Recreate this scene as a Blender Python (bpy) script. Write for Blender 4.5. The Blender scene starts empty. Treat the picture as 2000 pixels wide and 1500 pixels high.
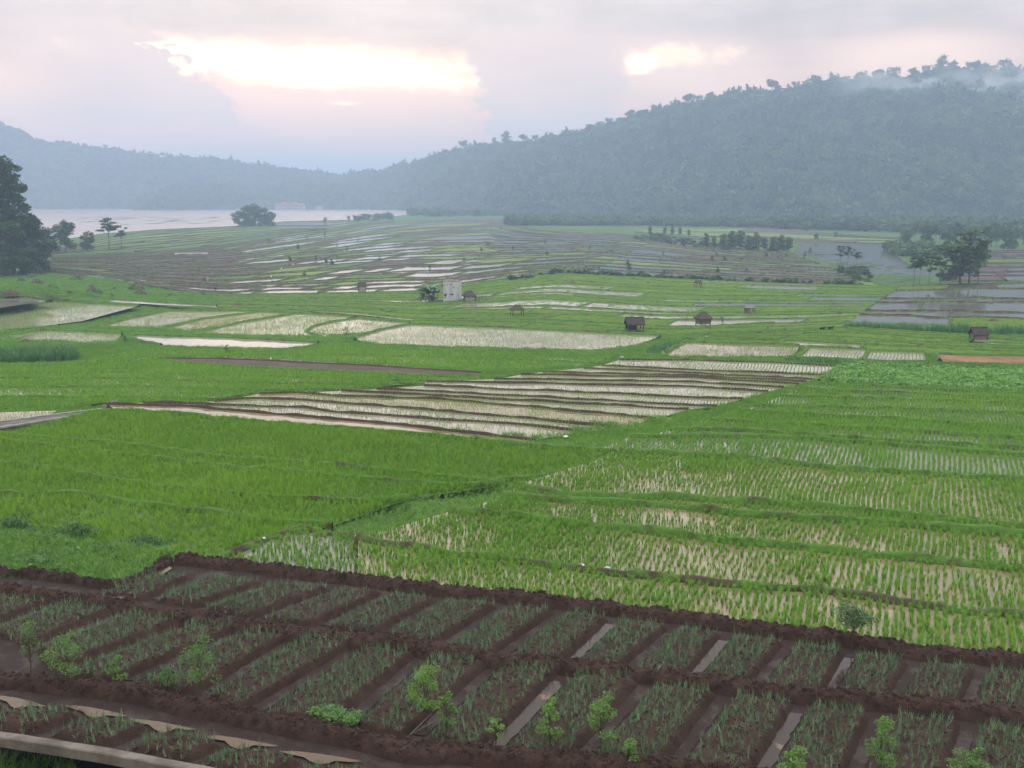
import bpy, math, random
import numpy as np
from mathutils import Vector, noise as mnoise

random.seed(7)
RNG = np.random.default_rng(11)
SC = bpy.context.scene
COL = SC.collection

# ------------------------------------------------------------------ camera
CAMZ = 30.0
PITCH = math.atan((750 - 385) / 2000.0)
cam_d = bpy.data.cameras.new('camera')
cam_d.lens = 36.0
cam_d.sensor_width = 36.0
cam_d.sensor_fit = 'HORIZONTAL'
cam_d.clip_start = 0.1
cam_d.clip_end = 40000
cam = bpy.data.objects.new('camera', cam_d)
cam.location = (0, 0, CAMZ)
cam.rotation_euler = (math.pi / 2 - PITCH, 0, 0)
COL.objects.link(cam)
SC.camera = cam

SC.render.engine = 'CYCLES'
SC.view_settings.view_transform = 'Standard'
SC.view_settings.look = 'None'
SC.view_settings.gamma = 1.0
SC.view_settings.use_curve_mapping = False
SC.view_settings.exposure = 0.38
SC.cycles.volume_bounces = 2
SC.cycles.max_bounces = 8
SC.cycles.transparent_max_bounces = 8
SC.cycles.volume_step_rate = 1.0
SC.cycles.volume_max_steps = 256

# ------------------------------------------------------------------ sky
SUN_AZ = math.radians(-10.5)      # to the left of the view direction
SUN_EL = math.radians(20.0)
world = bpy.data.worlds.new('World')
SC.world = world
world.use_nodes = True


class NT:
    """small helper for building node trees"""
    def __init__(self, tree):
        self.t = tree
        self.n = tree.nodes
        self.l = tree.links

    def node(self, typ, **kw):
        n = self.n.new(typ)
        for k, v in kw.items():
            setattr(n, k, v)
        return n

    def put(self, sock, v):
        if isinstance(v, bpy.types.NodeSocket):
            self.l.new(v, sock)
        else:
            sock.default_value = v

    def math(self, op, a, b=None, c=None, clamp=False):
        n = self.node('ShaderNodeMath', operation=op, use_clamp=clamp)
        for i, v in enumerate((a, b, c)):
            if v is not None:
                self.put(n.inputs[i], v)
        return n.outputs[0]

    def mix(self, fac, a, b, blend='MIX'):
        n = self.node('ShaderNodeMix', data_type='RGBA', blend_type=blend)
        self.put(n.inputs[0], fac)
        self.put(n.inputs[6], a)
        self.put(n.inputs[7], b)
        return n.outputs[2]

    def ramp(self, fac, stops, interp='LINEAR'):
        n = self.node('ShaderNodeValToRGB')
        cr = n.color_ramp
        cr.interpolation = interp
        while len(cr.elements) > 1:
            cr.elements.remove(cr.elements[-1])
        cr.elements[0].position = stops[0][0]
        cr.elements[0].color = c4(stops[0][1])
        for p, c in stops[1:]:
            e = cr.elements.new(p)
            e.color = c4(c)
        self.put(n.inputs[0], fac)
        return n.outputs[0]

    def noise(self, vec, scale, detail=4, rough=0.55, dist=0.0, out=0):
        n = self.node('ShaderNodeTexNoise')
        if vec is not None:
            self.put(n.inputs['Vector'], vec)
        n.inputs['Scale'].default_value = scale
        n.inputs['Detail'].default_value = detail
        n.inputs['Roughness'].default_value = rough
        n.inputs['Distortion'].default_value = dist
        return n.outputs[out]

    def smooth(self, v, a, b, o0=0.0, o1=1.0):
        n = self.node('ShaderNodeMapRange', interpolation_type='SMOOTHSTEP')
        self.put(n.inputs[0], v)
        n.inputs[1].default_value = a
        n.inputs[2].default_value = b
        n.inputs[3].default_value = o0
        n.inputs[4].default_value = o1
        return n.outputs[0]


def c4(c):
    if isinstance(c, (int, float)):
        return (c, c, c, 1)
    return tuple(c) if len(c) == 4 else (*c, 1)


def build_world():
    w = NT(world.node_tree)
    w.n.clear()
    out = w.node('ShaderNodeOutputWorld')
    bg = w.node('ShaderNodeBackground')
    sky = w.node('ShaderNodeTexSky', sky_type='NISHITA')
    sky.sun_disc = False
    sky.sun_elevation = SUN_EL
    sky.sun_rotation = SUN_AZ
    sky.air_density = 1.5
    sky.dust_density = 3.0
    skc = w.node('ShaderNodeVectorMath', operation='SCALE')
    w.l.new(sky.outputs[0], skc.inputs[0])
    skc.inputs['Scale'].default_value = 0.10
    tc = w.node('ShaderNodeTexCoord')
    d = tc.outputs['Generated']
    sp = w.node('ShaderNodeSeparateXYZ')
    w.l.new(d, sp.inputs[0])
    X, Y, Z = sp.outputs
    deg = 57.29578
    el = w.math('MULTIPLY', w.math('ARCSINE', Z), deg)
    az = w.math('MULTIPLY', w.math('ARCTAN2', X, Y), deg)
    # (azimuth, elevation) in degrees, warped by noise so that every edge is billowy
    cv = w.node('ShaderNodeCombineXYZ')
    w.put(cv.inputs[0], w.math('MULTIPLY', az, 0.6))
    w.put(cv.inputs[1], el)
    n1 = w.noise(cv.outputs[0], 0.30, 5, 0.55)
    n2 = w.noise(cv.outputs[0], 0.9, 6, 0.6)
    nb = w.noise(cv.outputs[0], 2.6, 3, 0.5)
    cs = w.node('ShaderNodeCombineXYZ')
    w.put(cs.inputs[0], w.math('MULTIPLY', az, 0.18))
    w.put(cs.inputs[1], w.math('MULTIPLY', el, 1.3))
    nst = w.noise(cs.outputs[0], 0.55, 5, 0.55)     # streaky layer
    # overcast deck: paler to lavender at the horizon, brighter overhead (CIE overcast)
    e01 = w.math('DIVIDE', el, 90.0, clamp=True)
    deck = w.ramp(e01, [(0.0, (1.9, 0.98, 0.55)), (0.03, (1.70, 0.86, 0.52)), (0.06, (1.28, 0.73, 0.52)),
                        (0.10, (0.70, 0.57, 0.54)), (0.2, (0.88, 0.84, 0.85)), (0.6, (1.70, 1.75, 1.82)),
                        (1.0, (2.1, 2.14, 2.2))])
    var = w.smooth(w.math('ADD', w.math('MULTIPLY', n1, 0.6), w.math('MULTIPLY', nst, 0.4)), 0.3, 0.7, 0.74, 1.10)
    dv = w.node('ShaderNodeVectorMath', operation='SCALE')
    w.l.new(deck, dv.inputs[0])
    w.put(dv.inputs['Scale'], var)
    deck = dv.outputs[0]

    def blob(ca, ce, ra, re, wob, src=n2):
        a = w.math('DIVIDE', w.math('SUBTRACT', az, ca), ra)
        e = w.math('DIVIDE', w.math('SUBTRACT', el, ce), re)
        r = w.math('SQRT', w.math('ADD', w.math('MULTIPLY', a, a), w.math('MULTIPLY', e, e)))
        return w.math('ADD', r, w.math('MULTIPLY', w.math('SUBTRACT', src, 0.5), wob))
    # warm veils of thin cloud around the gaps
    for (ca, ce, ra, re, colr, amt) in [
            (-9.5, 5.5, 12.0, 3.4, (1.55, 0.90, 0.60), 0.8),
            (-26.5, 5.0, 6.0, 2.2, (1.45, 0.84, 0.54), 0.8),
            (9.0, 6.6, 6.0, 2.2, (1.2, 0.82, 0.64), 0.7),
            (20.5, 6.9, 6.0, 1.6, (1.35, 0.90, 0.68), 0.8)]:
        r = blob(ca, ce, ra, re, 0.9, n1)
        m = w.math('MULTIPLY', w.smooth(r, 1.0, 0.2), amt)
        deck = w.mix(m, deck, c4(colr))
    # cumulus bank on the left, lavender grey, with a crisp right edge
    edge = w.math('ADD', -14.9, w.math('MULTIPLY', w.math('SUBTRACT', el, 5.0), -1.1))
    edge = w.math('ADD', edge, w.math('ADD', w.math('MULTIPLY', w.math('SUBTRACT', n2, 0.5), 6.0), w.math('MULTIPLY', w.math('SUBTRACT', nb, 0.5), 2.6)))
    bank = w.smooth(w.math('SUBTRACT', edge, az), -0.15, 0.9)
    bank = w.math('MULTIPLY', bank, w.smooth(az, -29.0, -19.0))
    bank = w.math('MULTIPLY', bank, w.smooth(el, 2.6, 4.6))
    bank = w.math('MULTIPLY', bank, w.smooth(el, 10.5, 8.0))
    # second tower of cloud between the gaps
    edge2 = w.math('ADD', -2.4, w.math('MULTIPLY', w.math('SUBTRACT', n2, 0.5), 5.0))
    edge2 = w.math('ADD', edge2, w.math('MULTIPLY', w.math('ABSOLUTE', w.math('SUBTRACT', el, 7.2)), 0.25))
    t2 = w.math('MULTIPLY', w.smooth(w.math('SUBTRACT', az, edge2), -0.1, 0.6), w.smooth(w.math('ADD', az, w.math('MULTIPLY', w.math('SUBTRACT', n2, 0.5), 4.0)), 6.6, 5.2))
    t2 = w.math('MULTIPLY', t2, w.smooth(el, 9.6, 8.0))
    # the breaks in the cloud, bright evening light behind them
    tilt = w.math('MULTIPLY', w.math('ADD', az, 10.0), 0.05)
    el0 = el
    el = w.math('ADD', el0, tilt)
    r1 = w.math('ADD', blob(-10.4, 6.75, 9.2, 1.02, 1.2, n2), w.math('MULTIPLY', w.math('SUBTRACT', nst, 0.5), 1.5))
    el = el0
    g1 = w.smooth(r1, 1.45, 0.25)
    r2 = w.math('ADD', blob(6.8, 6.95, 1.3, 0.7, 2.4, n2), 0.0)
    g2 = w.smooth(r2, 1.0, 0.45)
    r3 = blob(8.9, 7.35, 4.0, 0.75, 2.4, n2)
    g3 = w.math('MULTIPLY', w.smooth(r3, 1.0, 0.3), 0.42)
    r4 = blob(-9.0, 4.93, 1.1, 0.16, 0.9, n2)
    g4 = w.math('MULTIPLY', w.smooth(r4, 1.0, 0.3), 0.45)
    gap = w.math('MAXIMUM', w.math('MAXIMUM', g1, w.math('MULTIPLY', g2, 0.8)), w.math('MAXIMUM', g3, g4))
    keep = w.math('SUBTRACT', 1.0, w.math('MAXIMUM', bank, t2), clamp=True)
    gap = w.math('MULTIPLY', gap, keep)
    bankc = w.mix(n1, (0.68, 0.55, 0.54, 1), (0.98, 0.69, 0.60, 1))
    deck = w.mix(w.math('MULTIPLY', w.math('MAXIMUM', bank, t2), 0.8), deck, bankc)
    glow = w.ramp(gap, [(0.0, (1.0, 0.80, 0.72)), (0.25, (1.18, 0.76, 0.52)), (0.5, (1.30, 0.90, 0.60)), (0.75, (1.36, 1.08, 0.76)), (1.0, (1.5, 1.34, 1.05))])
    lit = w.mix(w.smooth(gap, 0.0, 0.6), deck, glow)
    # a trace of clear sky shows through the breaks
    fin = w.node('ShaderNodeVectorMath', operation='ADD')
    sc = w.node('ShaderNodeVectorMath', operation='SCALE')
    w.l.new(skc.outputs[0], sc.inputs[0])
    w.put(sc.inputs['Scale'], w.math('ADD', 0.06, w.math('MULTIPLY', gap, 0.3)))
    w.l.new(lit, fin.inputs[0])
    w.l.new(sc.outputs[0], fin.inputs[1])
    w.l.new(fin.outputs[0], bg.inputs[0])
    bg.inputs[1].default_value = 1.0
    w.l.new(bg.outputs[0], out.inputs[0])


build_world()
sun_d = bpy.data.lights.new('sun', 'SUN')
sun_d.energy = 0.5
sun_d.angle = math.radians(60)
sun_d.color = (1.0, 0.90, 0.78)
sun = bpy.data.objects.new('sun', sun_d)
sdir = Vector((math.sin(SUN_AZ) * math.cos(SUN_EL), math.cos(SUN_AZ) * math.cos(SUN_EL), math.sin(SUN_EL)))
sun.rotation_euler = (-sdir).to_track_quat('-Z', 'Y').to_euler()
sun.location = (0, 0, 200)
COL.objects.link(sun)

# ------------------------------------------------------------------ pixels and terrain
SP, CP = math.sin(PITCH), math.cos(PITCH)


def ray(px, py):
    a = (px - 1000) / 2000.0
    b = (750 - py) / 2000.0
    return np.array((a, CP + b * SP, -SP + b * CP))


def on_plane(px, py, z):
    d = ray(px, py)
    t = (z - CAMZ) / d[2]
    return (d[0] * t, d[1] * t, z)


def at_depth(px, py, Y):
    d = ray(px, py)
    t = Y / d[1]
    return (d[0] * t, Y, CAMZ + d[2] * t)


def terrain(X, Y):
    X = np.asarray(X, float)
    Y = np.asarray(Y, float)
    t = np.clip((Y - 170) / 190.0, 0, 1)
    h0, h1, m0 = 24.05, 29.7, 0.065 * 190
    herm = (2 * t**3 - 3 * t**2 + 1) * h0 + (t**3 - 2 * t**2 + t) * m0 + (-2 * t**3 + 3 * t**2) * h1
    h = np.where(Y < 170, 13 + 0.065 * Y, herm)
    z = CAMZ - h
    # grassy knoll on the left
    z = z + 8.6 * np.exp(-(np.minimum(X + 150, 0) / 300)**2 - (np.maximum(X + 150, 0) / 38.0)**2
                         - (np.minimum(Y - 262, 0) / 34.0)**2 - (np.maximum(Y - 262, 0) / 40.0)**2)
    return z


def hit(px, py):
    """where the ray through a pixel meets the terrain"""
    d = ray(px, py)
    Y0 = 15.0
    prev = Y0
    Y = Y0
    while Y < 9000:
        t = Y / d[1]
        if CAMZ + d[2] * t < float(terrain(d[0] * t, Y)):
            lo, hi = prev, Y
            for _ in range(30):
                m = (lo + hi) / 2
                t = m / d[1]
                if CAMZ + d[2] * t < float(terrain(d[0] * t, m)):
                    hi = m
                else:
                    lo = m
            t = hi / d[1]
            return (d[0] * t, hi, CAMZ + d[2] * t)
        prev = Y
        Y *= 1.02
    t = Y / d[1]
    return (d[0] * t, Y, 0.3)


# ------------------------------------------------------------------ object helpers
def mesh_obj(name, verts, faces, mat=None, parent=None, smooth=False, link=True):
    me = bpy.data.meshes.new(name)
    me.from_pydata([tuple(map(float, v)) for v in verts], [], [tuple(int(i) for i in f) for f in faces])
    me.update()
    if smooth:
        me.shade_smooth()
    mats = mat if isinstance(mat, (list, tuple)) else [mat]
    for m in mats:
        if m is not None:
            me.materials.append(m)
    o = bpy.data.objects.new(name, me)
    if link:
        COL.objects.link(o)
    if parent is not None:
        o.parent = parent
    return o


def tag(o, label=None, cat=None, group=None, kind=None):
    if label:
        o['label'] = label
    if cat:
        o['category'] = cat
    if group:
        o['group'] = group
    if kind:
        o['kind'] = kind
    return o


def empty(name, loc, rz=0.0, scale=1.0):
    e = bpy.data.objects.new(name, None)
    e.empty_display_size = 0.3
    e.location = loc
    e.rotation_euler = (0, 0, rz)
    e.scale = (scale,) * 3
    COL.objects.link(e)
    return e


def copy_tree(o, loc, rz=0.0, scale=(1, 1, 1)):
    c = o.copy()
    COL.objects.link(c)
    c.location = loc
    c.rotation_euler = (0, 0, rz)
    c.scale = scale
    for ch in list(o.children):
        k = ch.copy()
        COL.objects.link(k)
        k.parent = c
        for g in list(ch.children):
            q = g.copy()
            COL.objects.link(q)
            q.parent = k
    return c


class MB:
    """collects shapes into one mesh"""
    def __init__(self):
        self.v = []
        self.f = []

    def add(self, v, f):
        b = len(self.v)
        self.v += [tuple(map(float, p)) for p in v]
        self.f += [tuple(int(i) + b for i in q) for q in f]

    def box(self, c, s, rz=0.0, top=1.0):
        x, y, z = s[0] / 2, s[1] / 2, s[2] / 2
        pts = []
        for zz, k in ((-z, 1.0), (z, top)):
            for (a, b) in ((-x, -y), (x, -y), (x, y), (-x, y)):
                a *= k
                b *= k
                pts.append((c[0] + a * math.cos(rz) - b * math.sin(rz), c[1] + a * math.sin(rz) + b * math.cos(rz), c[2] + zz))
        self.add(pts, [(0, 3, 2, 1), (4, 5, 6, 7), (0, 1, 5, 4), (1, 2, 6, 5), (2, 3, 7, 6), (3, 0, 4, 7)])

    def tube(self, pts, rads, n=6):
        pts = [Vector(p) for p in pts]
        rings = []
        for i, p in enumerate(pts):
            d = (pts[min(i + 1, len(pts) - 1)] - pts[max(i - 1, 0)])
            d = d.normalized() if d.length > 1e-9 else Vector((0, 0, 1))
            a = d.cross(Vector((0.31, 0.95, 0.05)))
            if a.length < 1e-3:
                a = d.cross(Vector((1, 0, 0)))
            a.normalize()
            b = d.cross(a)
            rings.append([p + (a * math.cos(2 * math.pi * k / n) + b * math.sin(2 * math.pi * k / n)) * rads[i] for k in range(n)])
        v = [q for r in rings for q in r]
        f = []
        for i in range(len(pts) - 1):
            for k in range(n):
                f.append((i * n + k, i * n + (k + 1) % n, (i + 1) * n + (k + 1) % n, (i + 1) * n + k))
        f.append(tuple(range(n))[::-1])
        f.append(tuple((len(pts) - 1) * n + k for k in range(n)))
        self.add(v, f)

    def build(self, name, mat, parent=None, smooth=False, link=True):
        return mesh_obj(name, self.v, self.f, mat, parent, smooth, link)


def inside(P, poly):
    """points P (n,2) inside polygon"""
    poly = np.asarray(poly)[:, :2]
    x, y = P[:, 0], P[:, 1]
    r = np.zeros(len(P), bool)
    j = len(poly) - 1
    for i in range(len(poly)):
        xi, yi = poly[i]
        xj, yj = poly[j]
        c = ((yi > y) != (yj > y)) & (x < (xj - xi) * (y - yi) / (yj - yi + 1e-12) + xi)
        r ^= c
        j = i
    return r


def vnoise(x, y, s, seed=0.0):
    return mnoise.noise(Vector((x * s + seed * 7.3, y * s - seed * 3.1, seed)))


_GR = np.random.default_rng(5).random((64, 64, 8))


def gnoise(x, y, s, k=0):
    """vectorised value noise 0..1"""
    x = np.asarray(x) * s
    y = np.asarray(y) * s
    xi = np.floor(x).astype(int)
    yi = np.floor(y).astype(int)
    fx = x - xi
    fy = y - yi
    fx = fx * fx * (3 - 2 * fx)
    fy = fy * fy * (3 - 2 * fy)
    g = _GR[:, :, k % 8]
    a = g[xi % 64, yi % 64]
    b = g[(xi + 1) % 64, yi % 64]
    c = g[xi % 64, (yi + 1) % 64]
    d = g[(xi + 1) % 64, (yi + 1) % 64]
    return (a * (1 - fx) + b * fx) * (1 - fy) + (c * (1 - fx) + d * fx) * fy


def instancer(name, pts, rot, scl, idx, protos, label):
    """uncountable stuff: one object whose points carry small plant meshes"""
    me = bpy.data.meshes.new(name)
    me.vertices.add(len(pts))
    me.vertices.foreach_set('co', np.asarray(pts, np.float32).ravel())
    for nm, typ, key, arr in (('rot', 'FLOAT_VECTOR', 'vector', rot), ('scl', 'FLOAT_VECTOR', 'vector', scl), ('idx', 'INT', 'value', idx)):
        a = me.attributes.new(nm, typ, 'POINT')
        a.data.foreach_set(key, np.asarray(arr, np.int32 if typ == 'INT' else np.float32).ravel())
    o = bpy.data.objects.new(name, me)
    COL.objects.link(o)
    pc = bpy.data.collections.new(name + '_kinds')
    for i, p in enumerate(protos):
        q = bpy.data.objects.new('%s_kind_%02d' % (name, i), p)
        pc.objects.link(q)
    g = bpy.data.node_groups.new(name + '_scatter', 'GeometryNodeTree')
    g.interface.new_socket('Geometry', in_out='INPUT', socket_type='NodeSocketGeometry')
    g.interface.new_socket('Geometry', in_out='OUTPUT', socket_type='NodeSocketGeometry')
    t = NT(g)
    gi = t.node('NodeGroupInput')
    go = t.node('NodeGroupOutput')
    ip = t.node('GeometryNodeInstanceOnPoints')
    ci = t.node('GeometryNodeCollectionInfo')
    ci.inputs['Collection'].default_value = pc
    ci.inputs['Separate Children'].default_value = True
    ci.inputs['Reset Children'].default_value = True

    def attr(nm, typ):
        a = t.node('GeometryNodeInputNamedAttribute', data_type=typ)
        a.inputs['Name'].default_value = nm
        return a.outputs['Attribute']
    t.l.new(gi.outputs[0], ip.inputs['Points'])
    t.l.new(ci.outputs[0], ip.inputs['Instance'])
    ip.inputs['Pick Instance'].default_value = True
    t.l.new(attr('idx', 'INT'), ip.inputs['Instance Index'])
    er = t.node('FunctionNodeEulerToRotation')
    t.l.new(attr('rot', 'FLOAT_VECTOR'), er.inputs[0])
    t.l.new(er.outputs[0], ip.inputs['Rotation'])
    t.l.new(attr('scl', 'FLOAT_VECTOR'), ip.inputs['Scale'])
    t.l.new(ip.outputs[0], go.inputs[0])
    m = o.modifiers.new('scatter', 'NODES')
    m.node_group = g
    tag(o, label, kind='stuff')
    return o


# ------------------------------------------------------------------ materials
def new_mat(name):
    m = bpy.data.materials.new(name)
    m.use_nodes = True
    t = NT(m.node_tree)
    t.n.clear()
    out = t.node('ShaderNodeOutputMaterial')
    return m, t, out


def pos(t):
    return t.node('ShaderNodeNewGeometry').outputs['Position']


def principled(t, out, base, rough=0.8, spec=0.3, ior=1.45):
    p = t.node('ShaderNodeBsdfPrincipled')
    t.put(p.inputs['Base Color'], base if isinstance(base, bpy.types.NodeSocket) else c4(base))
    t.put(p.inputs['Roughness'], rough)
    t.put(p.inputs['Specular IOR Level'], spec)
    p.inputs['IOR'].default_value = ior
    t.l.new(p.outputs[0], out.inputs[0])
    return p


def bump(t, p, h, strength=0.3, dist=0.1):
    b = t.node('ShaderNodeBump')
    b.inputs['Strength'].default_value = strength
    b.inputs['Distance'].default_value = dist
    t.l.new(h, b.inputs['Height'])
    t.l.new(b.outputs[0], p.inputs['Normal'])


def mat_water(name, silt, rip=0.02, rough=0.05, algae=0.0):
    m, t, out = new_mat(name)
    ps = pos(t)
    n = t.noise(ps, 0.25, 4, 0.6)
    n2 = t.noise(ps, 3.0, 3, 0.6)
    c = t.mix(n, c4([v * 0.75 for v in silt]), c4([v * 1.3 for v in silt]))
    if algae:
        n3 = t.noise(ps, 0.55, 5, 0.65, 0.5)
        c = t.mix(t.math('MULTIPLY', t.smooth(n3, 0.48, 0.66), algae), c, (0.10, 0.13, 0.035, 1))
    p = principled(t, out, c, rough, 0.5, 1.33)
    bump(t, p, n2, 0.25, rip)
    return m


def mat_mud(name, c1, c2, wet=0.5, scale=0.6):
    m, t, out = new_mat(name)
    ps = pos(t)
    n = t.noise(ps, scale, 6, 0.65)
    nf = t.noise(ps, scale * 9, 5, 0.7)
    c = t.mix(t.smooth(n, 0.3, 0.7), c4(c1), c4(c2))
    c = t.mix(t.math('MULTIPLY', nf, 0.6), c, c4([v * 0.45 for v in c1]))
    r = t.smooth(n, 0.62 - wet * 0.3, 0.70 - wet * 0.3, 0.92, 0.92 - 0.75 * wet)
    p = principled(t, out, c, r, 0.35)
    bump(t, p, nf, 0.6, 0.08)
    return m


def mat_leaf(name, ca, cb, trans=0.35, gloss=0.035, pscale=0.05):
    """foliage: colour differs between plants and drifts over the field"""
    m, t, out = new_mat(name)
    oi = t.node('ShaderNodeObjectInfo')
    ps = pos(t)
    n = t.noise(ps, pscale, 3, 0.6)
    nf = t.noise(ps, 4.0, 2, 0.5)
    f = t.math('ADD', t.math('MULTIPLY', oi.outputs['Random'], 0.45), t.math('MULTIPLY', n, 0.55))
    f = t.smooth(t.math('ADD', f, t.math('MULTIPLY', t.math('SUBTRACT', nf, 0.5), 0.35)), 0.15, 0.85)
    c = t.mix(f, c4(ca), c4(cb))
    df = t.node('ShaderNodeBsdfDiffuse')
    tr = t.node('ShaderNodeBsdfTranslucent')
    gl = t.node('ShaderNodeBsdfGlossy')
    gl.inputs['Roughness'].default_value = 0.45
    t.l.new(c, df.inputs[0])
    t.l.new(t.mix(0.35, c, c4([v * 1.5 for v in cb])), tr.inputs[0])
    ms = t.node('ShaderNodeMixShader')
    ms.inputs[0].default_value = trans
    t.l.new(df.outputs[0], ms.inputs[1])
    t.l.new(tr.outputs[0], ms.inputs[2])
    m2 = t.node('ShaderNodeMixShader')
    m2.inputs[0].default_value = gloss
    t.l.new(ms.outputs[0], m2.inputs[1])
    t.l.new(gl.outputs[0], m2.inputs[2])
    t.l.new(m2.outputs[0], out.inputs[0])
    return m


def mat_plain(name, c1, c2, scale=2.0, rough=0.85, bmp=0.3, spec=0.25):
    m, t, out = new_mat(name)
    tc = t.node('ShaderNodeTexCoord').outputs['Object']
    n = t.noise(tc, scale, 6, 0.65)
    nf = t.noise(tc, scale * 6, 4, 0.6)
    c = t.mix(t.smooth(n, 0.3, 0.7), c4(c1), c4(c2))
    c = t.mix(t.math('MULTIPLY', nf, 0.5), c, c4([v * 0.6 for v in c1]))
    p = principled(t, out, c, rough, spec)
    bump(t, p, nf, bmp, 0.03)
    return m


def mat_ground():
    m, t, out = new_mat('ground')
    ps = pos(t)
    n = t.noise(ps, 0.07, 6, 0.65)
    nf = t.noise(ps, 1.4, 5, 0.7)
    g = t.mix(nf, (0.035, 0.085, 0.012, 1), (0.09, 0.17, 0.03, 1))
    s = t.mix(nf, (0.03, 0.022, 0.015, 1), (0.085, 0.06, 0.04, 1))
    c = t.mix(t.smooth(n, 0.55, 0.70), g, s)
    p = principled(t, out, c, 0.9, 0.15)
    bump(t, p, nf, 0.8, 0.12)
    return m


def mat_bund(name, grass):
    m, t, out = new_mat(name)
    ps = pos(t)
    n = t.noise(ps, 0.8, 5, 0.65)
    nf = t.noise(ps, 7.0, 4, 0.7)
    g = t.mix(nf, (0.05, 0.12, 0.016, 1), (0.12, 0.23, 0.04, 1))
    s = t.mix(nf, (0.030, 0.021, 0.015, 1), (0.105, 0.070, 0.048, 1))
    c = t.mix(t.smooth(n, grass - 0.12, grass + 0.12), g, s)
    p = principled(t, out, c, 0.85, 0.2)
    bump(t, p, nf, 0.7, 0.06)
    return m


M = {}
M['ground'] = mat_ground()
M['bund_grass'] = mat_bund('bund_grass', 0.60)
M['bund_mix'] = mat_bund('bund_mix', 0.45)
M['bund_mud'] = mat_bund('bund_mud', 0.28)
M['water_tan'] = mat_water('water_tan', (0.24, 0.175, 0.11), algae=0.75)
M['water_pale'] = mat_water('water_pale', (0.26, 0.225, 0.175), 0.02, 0.07)
M['water_grey'] = mat_water('water_grey', (0.16, 0.145, 0.125))
M['water_orange'] = mat_water('water_orange', (0.085, 0.045, 0.02), 0.01, 0.12)
M['lagoon'] = mat_water('lagoon', (0.13, 0.125, 0.12), 0.03, 0.07)
M['trench_mud'] = mat_mud('trench_mud', (0.034, 0.020, 0.015), (0.055, 0.034, 0.027), 0.45, 1.0)
M['water_trench'] = mat_water('water_trench', (0.15, 0.11, 0.085), 0.008, 0.03)
M['lake'] = mat_water('lake', (0.30, 0.195, 0.165), 0.06, 0.22)
M['mud'] = mat_mud('mud', (0.062, 0.038, 0.033), (0.12, 0.078, 0.068), 0.3, 0.15)
M['mud_dry'] = mat_mud('mud_dry', (0.075, 0.05, 0.035), (0.13, 0.09, 0.065), 0.1, 0.3)
M['straw_field'] = mat_mud('straw_field', (0.20, 0.10, 0.045), (0.38, 0.22, 0.10), 0.0, 0.35)
M['field_green'] = mat_mud('field_green', (0.05, 0.10, 0.018), (0.13, 0.22, 0.04), 0.15, 0.08)
M['field_lime'] = mat_mud('field_lime', (0.10, 0.16, 0.028), (0.22, 0.29, 0.06), 0.15, 0.08)
M['soil'] = mat_mud('soil', (0.036, 0.0175, 0.0115), (0.074, 0.039, 0.027), 0.12, 2.2)
M['soil_wet'] = mat_mud('soil_wet', (0.030, 0.017, 0.0125), (0.055, 0.033, 0.026), 0.35, 1.2)
M['rice'] = mat_leaf('rice', (0.08, 0.235, 0.015), (0.24, 0.43, 0.045), 0.42)
M['rice_deep'] = mat_leaf('rice_deep', (0.072, 0.225, 0.010), (0.25, 0.42, 0.032), 0.42)
M['rice_young'] = mat_leaf('rice_young', (0.14, 0.26, 0.035), (0.29, 0.42, 0.08), 0.4)
M['grass'] = mat_leaf('grass', (0.075, 0.205, 0.018), (0.19, 0.36, 0.04), 0.35, 0.05, 0.12)
M['weed'] = mat_leaf('weed', (0.03, 0.10, 0.018), (0.09, 0.22, 0.03), 0.3, 0.05, 0.4)
M['veg'] = mat_leaf('veg', (0.09, 0.27, 0.022), (0.19, 0.40, 0.04), 0.35, 0.08, 0.2)
M['tallgrass'] = mat_leaf('tallgrass', (0.03, 0.12, 0.02), (0.085, 0.24, 0.05), 0.3, 0.08, 0.3)
M['onion'] = mat_leaf('onion', (0.09, 0.22, 0.085), (0.22, 0.40, 0.18), 0.25, 0.10, 0.6)
M['shrub'] = mat_leaf('shrub', (0.035, 0.125, 0.010), (0.15, 0.31, 0.025), 0.4, 0.06, 0.9)
M['tree_dark'] = mat_leaf('tree_dark', (0.018, 0.05, 0.014), (0.06, 0.125, 0.03), 0.2, 0.05, 0.25)
M['tree_mid'] = mat_leaf('tree_mid', (0.03, 0.075, 0.022), (0.085, 0.16, 0.045), 0.22, 0.05, 0.2)
M['tree_far'] = mat_leaf('tree_far', (0.012, 0.036, 0.016), (0.12, 0.19, 0.05), 0.15, 0.02, 0.012)
M['banana'] = mat_leaf('banana', (0.035, 0.11, 0.02), (0.11, 0.24, 0.045), 0.35, 0.12, 0.3)
M['bark'] = mat_plain('bark', (0.07, 0.055, 0.042), (0.14, 0.115, 0.09), 3.0)
M['bark_pale'] = mat_plain('bark_pale', (0.16, 0.14, 0.12), (0.26, 0.23, 0.20), 3.0)
M['stem'] = mat_plain('stem', (0.06, 0.05, 0.025), (0.11, 0.10, 0.04), 9.0)
M['thatch'] = mat_plain('thatch', (0.045, 0.035, 0.032), (0.105, 0.085, 0.075), 4.0, 0.95, 0.8)
M['thatch_brown'] = mat_plain('thatch_brown', (0.065, 0.045, 0.035), (0.13, 0.095, 0.075), 4.0, 0.95, 0.8)
M['tin'] = mat_plain('tin', (0.10, 0.09, 0.085), (0.20, 0.185, 0.175), 2.0, 0.6, 0.2, 0.4)
M['wood'] = mat_plain('wood', (0.06, 0.045, 0.035), (0.13, 0.10, 0.08), 5.0)
M['plaster'] = mat_plain('plaster', (0.36, 0.33, 0.29), (0.55, 0.50, 0.44), 1.2)
M['boards'] = mat_plain('boards', (0.17, 0.135, 0.105), (0.27, 0.22, 0.18), 2.5)
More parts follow.
